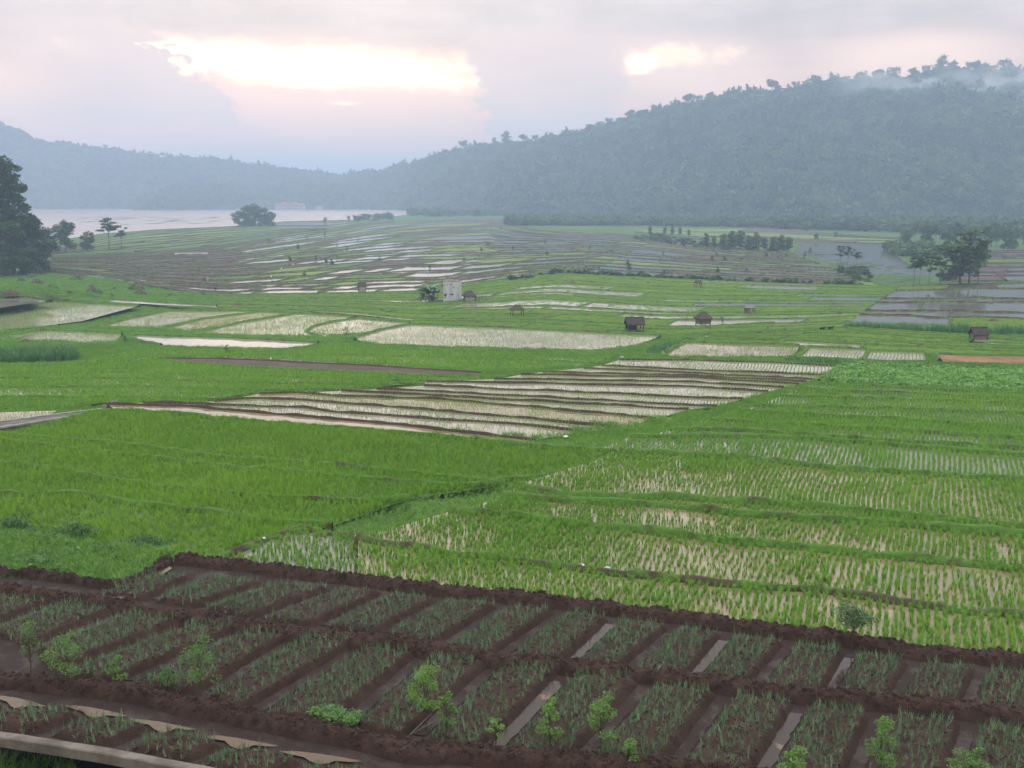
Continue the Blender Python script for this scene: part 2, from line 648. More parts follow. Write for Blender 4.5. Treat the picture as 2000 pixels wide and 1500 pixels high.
M['dark'] = mat_plain('dark', (0.012, 0.011, 0.010), (0.022, 0.02, 0.018), 2.0)
M['concrete'] = mat_plain('concrete', (0.25, 0.235, 0.215), (0.42, 0.40, 0.375), 1.5, 0.9, 0.5)
M['concrete_old'] = mat_plain('concrete_old', (0.11, 0.092, 0.075), (0.25, 0.215, 0.175), 1.2, 0.9, 0.6)
M['rock'] = mat_plain('rock', (0.13, 0.105, 0.09), (0.24, 0.20, 0.175), 1.6, 0.9, 0.7)
M['straw'] = mat_plain('straw', (0.075, 0.05, 0.034), (0.16, 0.105, 0.07), 5.0, 0.95, 1.0)
M['litter'] = mat_plain('litter', (0.62, 0.62, 0.64), (0.8, 0.8, 0.8), 6.0, 0.5)
M['litter_red'] = mat_plain('litter_red', (0.65, 0.20, 0.12), (0.75, 0.3, 0.2), 6.0, 0.5)
M['cloth_dark'] = mat_plain('cloth_dark', (0.03, 0.035, 0.05), (0.06, 0.06, 0.08), 6.0)
M['cloth_pale'] = mat_plain('cloth_pale', (0.42, 0.42, 0.44), (0.55, 0.55, 0.56), 6.0)
M['skin'] = mat_plain('skin', (0.22, 0.12, 0.07), (0.27, 0.15, 0.09), 6.0)
M['white'] = mat_plain('white', (0.62, 0.62, 0.60), (0.74, 0.74, 0.72), 3.0)
M['red_roof'] = mat_plain('red_roof', (0.30, 0.09, 0.05), (0.42, 0.15, 0.08), 1.0)
M['weedmat'] = mat_plain('weedmat', (0.05, 0.09, 0.04), (0.10, 0.15, 0.06), 0.2)


def mat_stained_wall():
    """whitewashed concrete with plaster fallen off in patches and rain streaks"""
    m, t, out = new_mat('stained_wall')
    tc = t.node('ShaderNodeTexCoord').outputs['Object']
    mp = t.node('ShaderNodeMapping')
    mp.inputs['Scale'].default_value = (1.6, 1.6, 0.22)
    t.l.new(tc, mp.inputs[0])
    st = t.noise(mp.outputs[0], 1.3, 5, 0.65)
    n = t.noise(tc, 0.9, 5, 0.6, 0.4)
    nf = t.noise(tc, 5.0, 5, 0.6)
    c = t.mix(t.smooth(st, 0.35, 0.75), (0.64, 0.63, 0.62, 1), (0.40, 0.39, 0.38, 1))
    c = t.mix(t.math('MULTIPLY', nf, 0.3), c, (0.22, 0.21, 0.20, 1))
    c = t.mix(t.smooth(n, 0.66, 0.69), c, (0.085, 0.075, 0.07, 1))
    p = principled(t, out, c, 0.9, 0.2)
    bump(t, p, nf, 0.4, 0.04)
    return m


M['stained'] = mat_stained_wall()


def mat_trench():
    """standing water that is thick with orange silt in places"""
    m, t, out = new_mat('water_mix')
    ps = pos(t)
    n = t.noise(ps, 0.7, 4, 0.6)
    n2 = t.noise(ps, 6.0, 3, 0.6)
    c = t.mix(t.smooth(n, 0.62, 0.70), (0.034, 0.023, 0.018, 1), (0.26, 0.155, 0.075, 1))
    p = principled(t, out, c, t.smooth(n2, 0.5, 0.75, 0.03, 0.25), 0.3, 1.33)
    bump(t, p, n2, 0.15, 0.008)
    return m


M['water_mix'] = mat_trench()

# ------------------------------------------------------------------ fields traced on the ground
CELLS = []          # dicts: poly (world xyz list), z, mat, rice, top (world polyline), side, bund


def dens(line, step=34.0, wob=1.0):
    """densify a pixel polyline and make it slightly hand-made"""
    o = []
    for i in range(len(line) - 1):
        (x0, y0), (x1, y1) = line[i], line[i + 1]
        n = max(1, int(math.hypot(x1 - x0, y1 - y0) / step))
        for k in range(n):
            o.append((x0 + (x1 - x0) * k / n, y0 + (y1 - y0) * k / n))
    o.append(line[-1])
    if wob:
        o = [(x, y + wob * vnoise(x, y, 0.013, 3.0) * max(0.25, (y - 385) / 300.0) * 1.3) for x, y in o]
    return o


def cell(poly_px, mat, rice=None, top=None, side=None, bund='bund_grass', bw=0.4, bh=0.22, rank=22.0, dz=0.0, thin=0.0):
    cx = sum(p[0] for p in poly_px) / len(poly_px)
    cy = sum(p[1] for p in poly_px) / len(poly_px)
    h = hit(cx, cy)
    z = float(terrain(h[0], h[1])) + 0.03 + dz
    if h[1] > 340:
        z += random.random() * 0.10
    if z > 29:
        return None
    W = [on_plane(x, y, z) for x, y in poly_px]
    c = dict(poly=W, z=z, mat=mat, rice=rice, bund=bund, bw=bw, bh=bh, az=math.radians(rank), thin=thin,
             top=[on_plane(x, y, z) for x, y in top] if top else None,
             side=[on_plane(x, y, z) for x, y in side] if side else None, Y=h[1])
    CELLS.append(c)
    return c


def strips(lines, specs, **kw):
    """fields lying between successive lines"""
    L = [dens(l) for l in lines]
    for i in range(len(L) - 1):
        s = specs[i % len(specs)]
        if s is None:
            continue
        k = dict(kw)
        k.update(s)
        cell(L[i] + L[i + 1][::-1], top=L[i], **k)


def at_t(line, t):
    """point at fraction t of the x-range of a polyline"""
    x = line[0][0] + (line[-1][0] - line[0][0]) * t
    for i in range(len(line) - 1):
        if line[i + 1][0] >= x - 1e-6:
            (x0, y0), (x1, y1) = line[i], line[i + 1]
            return (x, y0 + (y1 - y0) * (x - x0) / (x1 - x0 + 1e-9))
    return line[-1]


def auto(top, bot, n, wr, chooser, pw=1.0, jit=0.25, seed=0, vx=1800, nx=60, **kw):
    """a mosaic of fields between two polylines: n strips cut into pieces"""
    rnd = random.Random(seed)
    ts = [(k / n) ** pw for k in range(n + 1)]
    ts = [t + (rnd.uniform(-jit, jit) / n if 0 < i < n else 0) for i, t in enumerate(ts)]
    ts = sorted(min(1, max(0, t)) for t in ts)

    def pt(u, t):
        a, b = at_t(top, u), at_t(bot, u)
        w = 0.35 / n * vnoise(u * 9 + seed, t * 7, 1.0, seed + 1.0) if 0.001 < t < 0.999 else 0
        t = min(1, max(0, t + w))
        return (a[0] + (b[0] - a[0]) * t, a[1] + (b[1] - a[1]) * t)
    for k in range(n):
        W = (top[-1][0] - top[0][0])
        u = 0.0
        first = True
        while u < 1:
            du = rnd.uniform(*wr) / W
            e = u + du
            if e > 1 - wr[0] / W * 0.6:
                e = 1.0
            um, tm = (u + e) / 2, (ts[k] + ts[k + 1]) / 2
            p = pt(um, tm)
            s = chooser(p[0], p[1], rnd)
            hgt = abs(pt(um, ts[k + 1])[1] - pt(um, ts[k])[1])
            lean = (vx - p[0]) / max(30, p[1] - 385) * hgt / W * 0.9
            m = max(2, int((e - u) * W / 45) + 1)
            la = lean if u > 0 else 0
            lb = lean if e < 1 else 0
            T = [pt(min(1, u + la + (e + lb - u - la) * j / m), ts[k]) for j in range(m + 1)]
            B = [pt(u + (e - u) * j / m, ts[k + 1]) for j in range(m + 1)]
            if s is not None and hgt > 0.4:
                q = dict(kw)
                q.update(s)
                q['bw'] = q['bw'] * min(1.0, hgt / 5.0)
                q['bh'] = q['bh'] * min(1.0, 0.4 + hgt / 8.0)
                cell(T + B[::-1], top=T, side=[T[0], B[0]] if not first else None, **q)
            u = e
            first = False


# --- near right block: tillering rice in rows, muddy water between the rows
tan = dict(mat='water_tan', rice='rows', bund='bund_grass', bw=0.42, bh=0.34)
L0 = [(1210, 885), (1300, 888), (1475, 899), (1650, 918), (1825, 929), (2030, 943)]
L1 = [(1000, 950), (1105, 968), (1300, 974), (1475, 983), (1650, 997), (1720, 1006), (1895, 1020), (2030, 1034)]
L1b = [(985, 972), (1070, 978), (1300, 990), (1475, 1011), (1650, 1021), (2030, 1050)]
L2 = [(880, 998), (1000, 1011), (1175, 1028), (1300, 1047), (1475, 1065), (1650, 1081), (1825, 1098), (2030, 1119)]
L3 = [(700, 1052), (860, 1081), (965, 1093), (1105, 1109), (1210, 1123), (1350, 1137), (1440, 1143), (1650, 1164), (1790, 1184), (2030, 1206)]
L4 = [(700, 1134), (860, 1154), (975, 1164), (1175, 1189), (1350, 1210), (1545, 1238), (1664, 1252), (1790, 1276), (2030, 1295)]
strips([L0, L1, L1b, L2, L3, L4], [dict(tan, thin=0.22), dict(tan, thin=0.2), dict(tan, thin=0.25), dict(tan, thin=0.30),
                                   dict(tan, bund='bund_mix', bh=0.22, thin=0.2)], rank=22)
loop = dens([(427, 1093), (462, 1079), (518, 1052), (588, 1033), (647, 1043), (700, 1052)])
low = dens([(430, 1103), (520, 1115), (600, 1125), (700, 1134)])
cell(loop + low[::-1], 'water_grey', 'rows', top=loop, bund='bund_mix', bw=0.45, bh=0.2, thin=0.2)

# --- left block: thick dark green rice
dn = dict(mat='field_green', rice='dense', bund='bund_grass', bw=0.3, bh=0.30)
T = [(0, 850), (100, 830), (190, 806), (270, 805), (450, 820), (600, 835), (700, 842), (825, 852), (1000, 869), (1070, 877), (1175, 884)]
B1 = [(-30, 846), (0, 850), (210, 869), (455, 899), (595, 909), (700, 916), (947, 945), (1060, 935)]
T2 = [(60, 838), (100, 830), (190, 806), (270, 805), (450, 820), (600, 835), (700, 842), (825, 852), (1000, 869), (1070, 877), (1200, 884)]
B1b = [(0, 852), (210, 869), (455, 899), (595, 909), (700, 916), (947, 945), (1075, 933)]
B2 = [(-30, 862), (0, 864), (245, 892), (455, 916), (700, 937), (860, 951), (985, 948)]
B3 = [(-30, 900), (0, 906), (140, 927), (315, 955), (525, 976), (700, 983), (800, 975)]
B4 = [(-30, 967), (0, 967), (140, 969), (280, 990), (455, 1011), (525, 1025), (650, 1026)]
B5 = [(-30, 1040), (60, 1045), (150, 1062), (260, 1072), (330, 1085), (400, 1092), (470, 1070)]
strips([T2, B1b, B2, B3, B4, B5], [dict(dn, thin=0.16), dict(dn, rank=20), dn, dn, dict(dn, thin=0.03)], rank=22)

# --- right middle: green terraces with narrow lines of water
cw = dict(mat='water_grey', rice='rows', bund='bund_grass', bw=0.35, bh=0.28)
C0 = [(1592, 748), (1720, 756), (2030, 773)]
C1 = [(1562, 760), (2030, 782)]
C2 = [(1524, 776), (1700, 780), (2030, 792)]
C3 = [(1475, 794), (1700, 799), (2030, 810)]
C4 = [(1440, 804), (1650, 815), (2030, 838)]
C5 = [(1387, 822), (1650, 836), (2030, 860)]
C6 = [(1310, 840), (1475, 843), (1650, 857), (1825, 867), (2030, 880)]
C7 = [(1230, 854), (1510, 855), (1685, 867), (2030, 895)]
C8 = [(1180, 874), (1210, 880), (1300, 884), (1475, 894), (1650, 912), (1825, 924), (2030, 938)]
strips([C0, C1, C2, C3, C4, C5, C6, C7, C8],
       [dict(cw, thin=0.10), dict(cw, thin=0.05), dict(cw, thin=0.05), dict(cw, thin=0.05), dict(cw, mat='field_green', rice='rows'),
        dict(cw, thin=0.08), dict(cw, thin=0.3), dict(cw, thin=0.16)], rank=22)

# --- flooded narrow terraces with seedlings, brown mud bunds
fl = dict(mat='water_pale', rice='seed', bund='bund_mud', bw=0.28, bh=0.20)
E = [
    [(1210, 703), (1350, 704), (1500, 708), (1632, 715)],
    [(1175, 714), (1300, 721), (1612, 733)],
    [(1140, 719), (1350, 729), (1590, 741)],
    [(1060, 727), (1350, 734), (1575, 746)],
    [(1017, 732), (1350, 738), (1560, 751)],
    [(965, 740), (1350, 747), (1530, 758)],
    [(832, 746), (1000, 748), (1350, 756), (1500, 766)],
    [(828, 754), (1000, 761), (1175, 768), (1350, 778), (1450, 780)],
    [(737, 760), (1000, 773), (1350, 792), (1400, 794)],
    [(667, 763), (755, 768), (1000, 782), (1345, 800)],
    [(507, 769), (577, 768), (650, 773), (860, 780), (1000, 792), (1280, 817)],
    [(420, 784), (507, 778), (650, 786), (860, 803), (1070, 822), (1130, 828), (1215, 836)],
    [(280, 787), (455, 792), (595, 797), (650, 804), (825, 818), (1000, 829), (1140, 842)],
    [(210, 790), (385, 795), (525, 808), (650, 818), (825, 836), (965, 852), (1040, 860)],
    [(225, 800), (270, 803), (450, 818), (600, 833), (700, 840), (825, 849), (1000, 864), (1060, 869)],
]
strips(E, [dict(fl, thin=0.25), fl, dict(fl, bw=.5), dict(fl, bw=.5), fl, fl, dict(fl, thin=.35), fl, dict(fl, thin=0.1), fl, dict(fl, mat='water_tan'), dict(fl, thin=0.1),
           dict(fl, thin=0.35), dict(fl, mat='water_tan', rice=None)], rank=20)

# --- green strips in front of the pale ponds
gr = dict(mat='field_lime', rice='rows', bund='bund_grass', bw=0.35, bh=0.22)
F = [
    [(-30, 712), (160, 706), (250, 690), (330, 682), (560, 690), (650, 676), (760, 680), (900, 686), (1050, 693), (1125, 700), (1200, 700)],
    [(-30, 714), (160, 710), (300, 694), (600, 694), (900, 698), (1170, 710)],
    [(-30, 717), (160, 714), (310, 698), (500, 701), (700, 711), (935, 727), (1060, 724)],
]
strips(F, [dict(gr, mat='water_pale', thin=0.1), dict(gr, mat='water_pale', thin=.1)], rank=20)
dtop = dens([(318, 699), (500, 703), (700, 713), (940, 728)])
dbot = dens([(318, 703), (450, 715), (600, 722), (750, 730), (940, 738)])
cell(dtop + dbot[::-1], 'mud_dry', None, top=dtop, bund='bund_mud', bw=0.5, bh=0.15)
F2 = [
    [(-30, 718), (160, 714), (300, 703), (450, 717), (600, 724), (750, 731), (940, 740), (1010, 734)],
    [(-30, 730), (200, 728), (400, 733), (700, 741), (820, 745), (930, 745)],
    [(-30, 740), (250, 740), (450, 748), (700, 752), (815, 749)],
    [(-30, 757), (300, 757), (500, 763), (660, 762)],
    [(-30, 777), (250, 777), (420, 782), (500, 768)],
    [(-30, 796), (60, 797), (130, 797), (200, 787), (400, 787)],
]
strips(F2, [dict(gr, thin=0.06), dict(gr, mat='water_pale', thin=0.05), dict(gr, mat='water_pale', thin=0.05), dict(gr, mat='water_pale', thin=0.12), dict(gr, rice='rows')], rank=20)
cell([(-20, 806), (110, 802), (90, 815), (-20, 828)], 'water_tan', 'seed', thin=0.2)

# --- pale flooded fields of the middle distance
pg = dict(mat='water_pale', rice='seed', bund='bund_grass', bw=0.6, bh=0.35)


def pond(pts, ntop, **kw):
    """pts start with ntop points of the far edge, from left to right"""
    k = dict(pg)
    k.update(kw)
    t = dens(pts[:ntop], 30, 0.6)
    r = dens(pts[ntop - 1:] + [pts[0]], 30, 0.6)
    cell(t + r[1:-1], top=t, side=dens([pts[0], pts[-1]], 30, 0.6), **k)


pond([(695, 658), (740, 645), (800, 633), (1000, 641), (1290, 656), (1230, 681), (1160, 696), (1125, 694), (900, 684), (760, 676), (695, 664)], 5, thin=0.0, rice='rice_pale')
pond([(597, 650), (609, 639), (650, 628), (700, 622), (800, 630), (745, 645), (695, 656), (637, 662)], 5, thin=0.2)
pond([(376, 652), (470, 630), (580, 612), (694, 618), (610, 636), (593, 648), (634, 662), (500, 660)], 4, thin=0.15)
pond([(312, 643), (400, 622), (512, 608), (578, 612), (460, 630), (372, 651)], 4, mat='water_tan', thin=0.05)
pond([(185, 641), (250, 622), (330, 607), (505, 607), (400, 620), (305, 643)], 4, mat='water_tan', rice='rice_pale', thin=0.0)
pond([(247, 659), (268, 655), (420, 659), (622, 669), (560, 685), (315, 675)], 4, rice=None, mat='water_pale')
pond([(-20, 622), (100, 590), (272, 597), (160, 627), (-20, 650)], 3, thin=0.05, rice='rice_pale')
pond([(-20, 582), (50, 580), (98, 587), (-20, 604)], 3, rice=None, mat='water_grey', bund='bund_mix')
pond([(70, 576), (157, 581), (422, 597), (424, 600), (210, 590), (75, 580)], 3, rice=None)
pond([(20, 656), (84, 645), (238, 651), (228, 667), (180, 671), (20, 663)], 3, thin=0.1)
pond([(1297, 690), (1340, 668), (1562, 675), (1548, 699), (1300, 698)], 3, thin=0.1, rice='rice_pale', mat='water_tan')
pond([(1556, 700), (1580, 678), (1692, 683), (1680, 704)], 3, rice='rice_pale')
pond([(1686, 704), (1696, 685), (1804, 688), (1809, 709)], 3, rice='rice_pale')
pond([(1826, 692), (2030, 697), (2030, 712), (1835, 706)], 2, mat='straw_field', rice=None)
pond([(1642, 717), (1700, 713), (2030, 726), (2030, 768), (1720, 753), (1600, 744)], 3, mat='field_green', rice='veg', bw=0.4)

# --- light green mid-field in narrow strips
def mid(px, py, r):
    q = r.random()
    if 640 < px < 1290 and 600 < py < 622 and q < 0.6:
        return dict(mat='water_pale', rice='mid_thin')
    if px > 1490 and 575 < py < 602 and q < 0.75:
        return dict(mat='water_grey', rice=None)
    if q < 0.17:
        return dict(mat='water_pale', rice='mid_thin')
    if q < 0.22:
        return dict(mat='water_pale', rice=None)
    return dict(mat=('field_lime' if r.random() < 0.6 else 'field_green'), rice='mid')


mk = dict(bund='bund_grass', bw=0.55, bh=0.35)
auto([(420, 577), (700, 573), (820, 571), (960, 550), (1100, 532), (1300, 545), (1500, 553), (1755, 560)],
     [(420, 603), (510, 607), (690, 617), (800, 631), (1000, 639), (1290, 654), (1400, 650), (1640, 640)], 13, (120, 420), mid, 1.1, 0.3, 3, **mk)
auto([(1340, 652), (1640, 640), (1800, 650), (2030, 666)], [(1330, 666), (1560, 674), (1830, 690), (2030, 696)], 6, (150, 400), mid, 1.1, 0.3, 4, **mk)


def flood(px, py, r):
    q = r.random()
    if q < 0.62:
        return dict(mat='water_grey', rice=None)
    if q < 0.8:
        return dict(mat='mud', rice=None)
    return dict(mat='field_lime', rice='mid')


auto([(1762, 560), (2030, 552)], [(1655, 630), (2030, 643)], 6, (70, 180), flood, 1.1, 0.25, 8, bund='bund_mix', bw=0.7, bh=0.4)


# --- far plain of mud and flooded terraces
def far(px, py, r):
    q = r.random()
    if px < 430:
        if q < 0.84:
            return dict(mat='mud')
        return dict(mat='water_grey') if q < 0.93 else dict(mat='field_lime')
    if px < 960:
        lim = 0.46 if py > 462 else 0.30
        if q < lim:
            return dict(mat='water_pale')
        if q < 0.64:
            return dict(mat='mud')
        return dict(mat='field_lime' if r.random() < 0.6 else 'field_green')
    lim = 0.64 if py > 470 else 0.5
    if q < lim:
        return dict(mat='water_grey')
    if q < 0.74:
        return dict(mat='mud')
    return dict(mat='field_lime' if r.random() < 0.6 else 'field_green')


def fargreen(px, py, r):
    return dict(mat='field_green' if r.random() < 0.75 else 'field_lime')


def faryellow(px, py, r):
    q = r.random()
    return dict(mat='field_lime' if q < 0.6 else ('mud' if q < 0.8 else 'water_grey'))


fk = dict(bund='bund_mix', bw=0.85, bh=0.4)
auto([(100, 503), (330, 491), (500, 471), (640, 451), (760, 436), (880, 429), (985, 427), (1010, 442), (1290, 464)],
     [(100, 530), (230, 546), (300, 560), (420, 574), (700, 570), (850, 566), (960, 547), (1100, 529), (1150, 532)],
     24, (40, 160), far, 1.15, 0.3, 12, **fk)
auto([(1290, 464), (1390, 479), (1550, 496)], [(1150, 533), (1500, 550), (1715, 557)], 13, (50, 160), far, 1.15, 0.3, 19, **fk)
auto([(90, 492), (240, 456), (310, 449), (450, 443), (640, 446)], [(90, 500), (330, 488), (440, 477), (500, 468), (640, 449)], 8, (90, 260), fargreen, 1.1, 0.3, 13,
     bund='bund_mud', bw=0.9, bh=0.45)
auto([(540, 434), (640, 433), (700, 431), (770, 428)], [(540, 444), (640, 446), (700, 440), (770, 434)], 4, (40, 110), far, 1.0, 0.3, 14, **fk)
auto([(1240, 446), (1500, 447), (1640, 458), (1770, 465)], [(1240, 454), (1390, 470), (1550, 472), (1770, 475)], 5, (60, 200), faryellow, 1.0, 0.3, 15, **fk)
auto([(1880, 492), (2030, 488)], [(1840, 548), (2030, 548)], 8, (60, 150), flood, 1.2, 0.3, 16, bund='bund_mud', bw=0.8, bh=0.45)

# --- dark plot in the foreground: three level steps, and the canal below the concrete wall
R1 = [(-60, 1118), (120, 1135), (240, 1160), (300, 1118), (345, 1097), (470, 1109), (600, 1127), (700, 1138), (860, 1158), (975, 1168), (1175, 1193), (1350, 1214), (1545, 1242), (1664, 1256), (1790, 1280), (2060, 1301)]
R2 = [(-60, 1150), (95, 1172), (200, 1186), (308, 1210), (437, 1226), (595, 1247), (700, 1261), (807, 1272), (965, 1299), (1105, 1313), (1245, 1327), (1350, 1338), (1545, 1366), (1755, 1383), (2060, 1416)]
R3 = [(-60, 1322), (0, 1334), (120, 1345), (245, 1359), (455, 1404), (560, 1425), (650, 1440), (790, 1474), (965, 1486), (1140, 1496), (1400, 1520), (2060, 1600)]
R3L = [(-60, 1345), (0, 1356), (120, 1367), (245, 1384), (455, 1432), (560, 1455), (650, 1472), (790, 1506), (965, 1520), (1140, 1530), (1400, 1555), (2060, 1640)]
WALLPX = [(-60, 1424), (0, 1433), (200, 1464), (420, 1505), (640, 1550)]
NB = len(CELLS)
ROWC = [cell(dens(R1, wob=0) + dens(R2, wob=0)[::-1], 'soil_wet'),
        cell(dens(R2, wob=0) + dens(R3, wob=0)[::-1], 'soil_wet'),
        cell(dens(R3, wob=0) + [(2060, 1720), (640, 1580), (420, 1512), (200, 1472), (-60, 1432)], 'soil_wet')]
ROWC[2]['z'] = ROWC[1]['z'] + 0.12
ROWC[2]['poly'] = [on_plane(x, y, ROWC[2]['z']) for x, y in dens(R3, wob=0) + [(2060, 1720), (640, 1580), (420, 1512), (200, 1472), (-60, 1432)]]
CANAL = cell([(-80, 1438), (200, 1476), (420, 1520), (640, 1570), (640, 1800), (-80, 1800)], 'dark', dz=-1.9)  # near-black bed colour stands in for the shade below the wall

# ------------------------------------------------------------------ ground sheet, fields, bunds
def build_ground():
    st = 2.0
    xs = [-9000, -5000, -2500, -1200, -700, -450, -340] + list(np.arange(-280, 281, st)) + [340, 450, 700, 1200, 2500, 5000, 9000]
    ys = [-400, -150, -60, -20, 0] + list(np.arange(8, 421, st)) + [500, 700, 1000, 1600, 3000, 6000, 13000]
    XX, YY = np.meshgrid(xs, ys)
    Z = terrain(XX, np.maximum(YY, 10)) - 0.28
    P = np.stack([XX.ravel(), YY.ravel()], 1)
    low = np.full(len(P), 1e9)
    for c in CELLS:
        if c['Y'] > 420:
            continue
        poly = np.array(c['poly'])
        mn, mx = poly.min(0)[:2] - 3, poly.max(0)[:2] + 3
        sel = np.where((P[:, 0] > mn[0]) & (P[:, 0] < mx[0]) & (P[:, 1] > mn[1]) & (P[:, 1] < mx[1]))[0]
        if len(sel) == 0:
            continue
        q = P[sel]
        ins = inside(q, poly)
        for dx, dy in ((st, 0), (-st, 0), (0, st), (0, -st), (st, st), (-st, -st), (st, -st), (-st, st)):
            ins |= inside(q + np.array([dx, dy]), poly)
        s = sel[ins]
        low[s] = np.minimum(low[s], c['z'] - 0.12)
    Z = np.minimum(Z.ravel(), low)
    nx, ny = len(xs), len(ys)
    rg = np.random.default_rng(1)
    Z = Z + np.where((np.abs(P[:, 0]) < 281) & (P[:, 1] > 8) & (P[:, 1] < 420), (rg.random(len(P)) - 0.5) * 0.06, 0)
    idx = np.arange(nx * ny).reshape(ny, nx)
    F = np.stack([idx[:-1, :-1].ravel(), idx[:-1, 1:].ravel(), idx[1:, 1:].ravel(), idx[1:, :-1].ravel()], 1)
    o = mesh_obj('ground', np.column_stack([P, Z]), F, M['ground'], smooth=True)
    tag(o, kind='structure', label='grassy ground stepping down from the slope to the plain')
    return o


GROUND = build_ground()
PLAIN = mesh_obj('plain', [(-700, 425, 0.12), (-20, 425, 0.12), (-20, 1900, 0.12), (-1100, 1900, 0.12)], [(0, 1, 2, 3)], M['ground'])
tag(PLAIN, 'flat plain of small mud and flooded paddies towards the lake', kind='structure')
PLAIN2 = mesh_obj('plain', [(-20, 425, 0.12), (700, 425, 0.12), (1100, 1900, 0.12), (-20, 1900, 0.12)], [(0, 1, 2, 3)], M['ground'])
tag(PLAIN2, 'flat plain of grey flooded paddies towards the lagoon', kind='structure')
MIDF = mesh_obj('valley_floor', [(-300, 421, 0.09), (300, 421, 0.09), (330, 424.5, 0.09), (-330, 424.5, 0.09)], [(0, 1, 2, 3)], M['ground'])
tag(MIDF, 'strip of level valley floor carrying the light green fields', kind='structure')


def ribbon(line, w, h, z, mat, parent, name='bund', skirt=0.45, seed=0):
    """earth ridge along a polyline, uneven in width and height"""
    P = np.array(line, float)[:, :2]
    d = np.sqrt(((P[1:] - P[:-1])**2).sum(1))
    s = np.concatenate([[0], np.cumsum(d)])
    if s[-1] < 0.3:
        return None
    step = max(0.3, min(4.0, np.hypot(P[:, 0].mean(), P[:, 1].mean()) / 130.0))
    n = max(3, int(s[-1] / step))
    u = np.linspace(0, s[-1], n)
    X = np.interp(u, s, P[:, 0])
    Y = np.interp(u, s, P[:, 1])
    tx, ty = np.gradient(X), np.gradient(Y)
    ln = np.hypot(tx, ty) + 1e-9
    nx, ny = -ty / ln, tx / ln
    rows = []
    prof = [(-1.7, -skirt), (-1.0, 0.05), (-0.55, 0.85), (0.0, 1.0), (0.55, 0.85), (1.0, 0.05), (1.7, -skirt)]
    hh = h * (0.65 + 0.7 * gnoise(X, Y, 0.9, seed))
    ww = w * (0.75 + 0.5 * gnoise(X, Y, 0.6, seed + 1))
    off = (gnoise(X, Y, 0.35, seed + 2) - 0.5) * w * 0.7
    for a, b in prof:
        k = a * ww * 0.5 + off
        rows.append(np.stack([X + nx * k, Y + ny * k, z + (b * hh if b > 0 else b) + (gnoise(X + a, Y, 2.2, 3) - 0.5) * h * 0.6], 1))
    m = len(prof)
    V = np.stack(rows, 1).reshape(-1, 3)
    F = []
    for i in range(n - 1):
        for k in range(m - 1):
            F.append((i * m + k, i * m + k + 1, (i + 1) * m + k + 1, (i + 1) * m + k))
    return V, F


BUND_PTS = []
parts_far = 0
for ci, c in enumerate(CELLS):
    par = GROUND if c['Y'] < 185 else (MIDF if c['Y'] < 345 else (PLAIN if np.mean([q[0] for q in c['poly']]) < -20 else PLAIN2))
    n = len(c['poly'])
    nm = 'plot_floor' if c['mat'] == 'soil_wet' else ('canal_bed' if c['mat'] == 'dark' else 'paddy')
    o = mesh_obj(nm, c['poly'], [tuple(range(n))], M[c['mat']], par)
    if o.data.polygons[0].normal.z < 0:
        o.data.flip_normals()
    c['obj'] = o
    mb = MB()
    for key in ('top', 'side'):
        if c[key]:
            r = ribbon(c[key], c['bw'], c['bh'], c['z'] + (0.003 if key == 'side' else 0), None, None, seed=ci % 5)
            if r:
                mb.add(*r)
                if c['Y'] < 260 and c['bund'] != 'bund_mud':
                    BUND_PTS.append((c[key], c['bw'], c['bh'], c['z'], c['bund'], c['Y']))
    if mb.v:
        mb.build('bund', M[c['bund']], o, smooth=True)

# ------------------------------------------------------------------ plant meshes
def raw_mesh(name, v, f, mat):
    me = bpy.data.meshes.new(name)
    me.from_pydata([tuple(map(float, p)) for p in v], [], [tuple(q) for q in f])
    me.materials.append(mat)
    return me


def blades(rnd, n, h, spread, width, lean, mat, name, base=0.03, seg=2):
    """a tuft of bent grass blades"""
    v, f = [], []
    for _ in range(n):
        a = rnd.uniform(0, 2 * math.pi)
        b0 = rnd.uniform(0, base)
        ba = rnd.uniform(0, 6.28)
        x0, y0 = b0 * math.cos(ba), b0 * math.sin(ba)
        hh = h * rnd.uniform(0.6, 1.1)
        L = spread * rnd.uniform(0.2, 1.0)
        wv = width * rnd.uniform(0.7, 1.2)
        px, py = -math.sin(a), math.cos(a)
        pts = []
        for k in range(seg + 1):
            t = k / seg
            r = L * t ** 1.8
            z = hh * (t - lean * t * t * rnd.uniform(0.3, 1.0))
            pts.append((x0 + math.cos(a) * r, y0 + math.sin(a) * r, z))
        i = len(v)
        for k, p in enumerate(pts[:-1]):
            w = wv * (1.0 - 0.35 * k / seg)
            v += [(p[0] - px * w / 2, p[1] - py * w / 2, p[2]), (p[0] + px * w / 2, p[1] + py * w / 2, p[2])]
        v.append(pts[-1])
        for k in range(seg - 1):
            f.append((i + 2 * k, i + 2 * k + 1, i + 2 * k + 3, i + 2 * k + 2))
        f.append((i + 2 * seg - 2, i + 2 * seg - 1, i + 2 * seg))
    return raw_mesh(name, v, f, mat)


def patch(rnd, n, h, R, width, mat, name, spread=0.15):
    v, f = [], []
    for _ in range(n):
        a = rnd.uniform(0, 6.28)
        x0, y0 = rnd.uniform(-R, R), rnd.uniform(-R, R)
        hh = h * rnd.uniform(0.55, 1.1)
        w = width * rnd.uniform(0.6, 1.2)
        px, py = -math.sin(a) * w / 2, math.cos(a) * w / 2
        L = spread * rnd.uniform(0, 1.0)
        b = rnd.uniform(0, 6.28)
        i = len(v)
        v += [(x0 - px, y0 - py, -0.02), (x0 + px, y0 + py, -0.02), (x0 + math.cos(b) * L, y0 + math.sin(b) * L, hh)]
        f.append((i, i + 1, i + 2))
    return raw_mesh(name, v, f, mat)


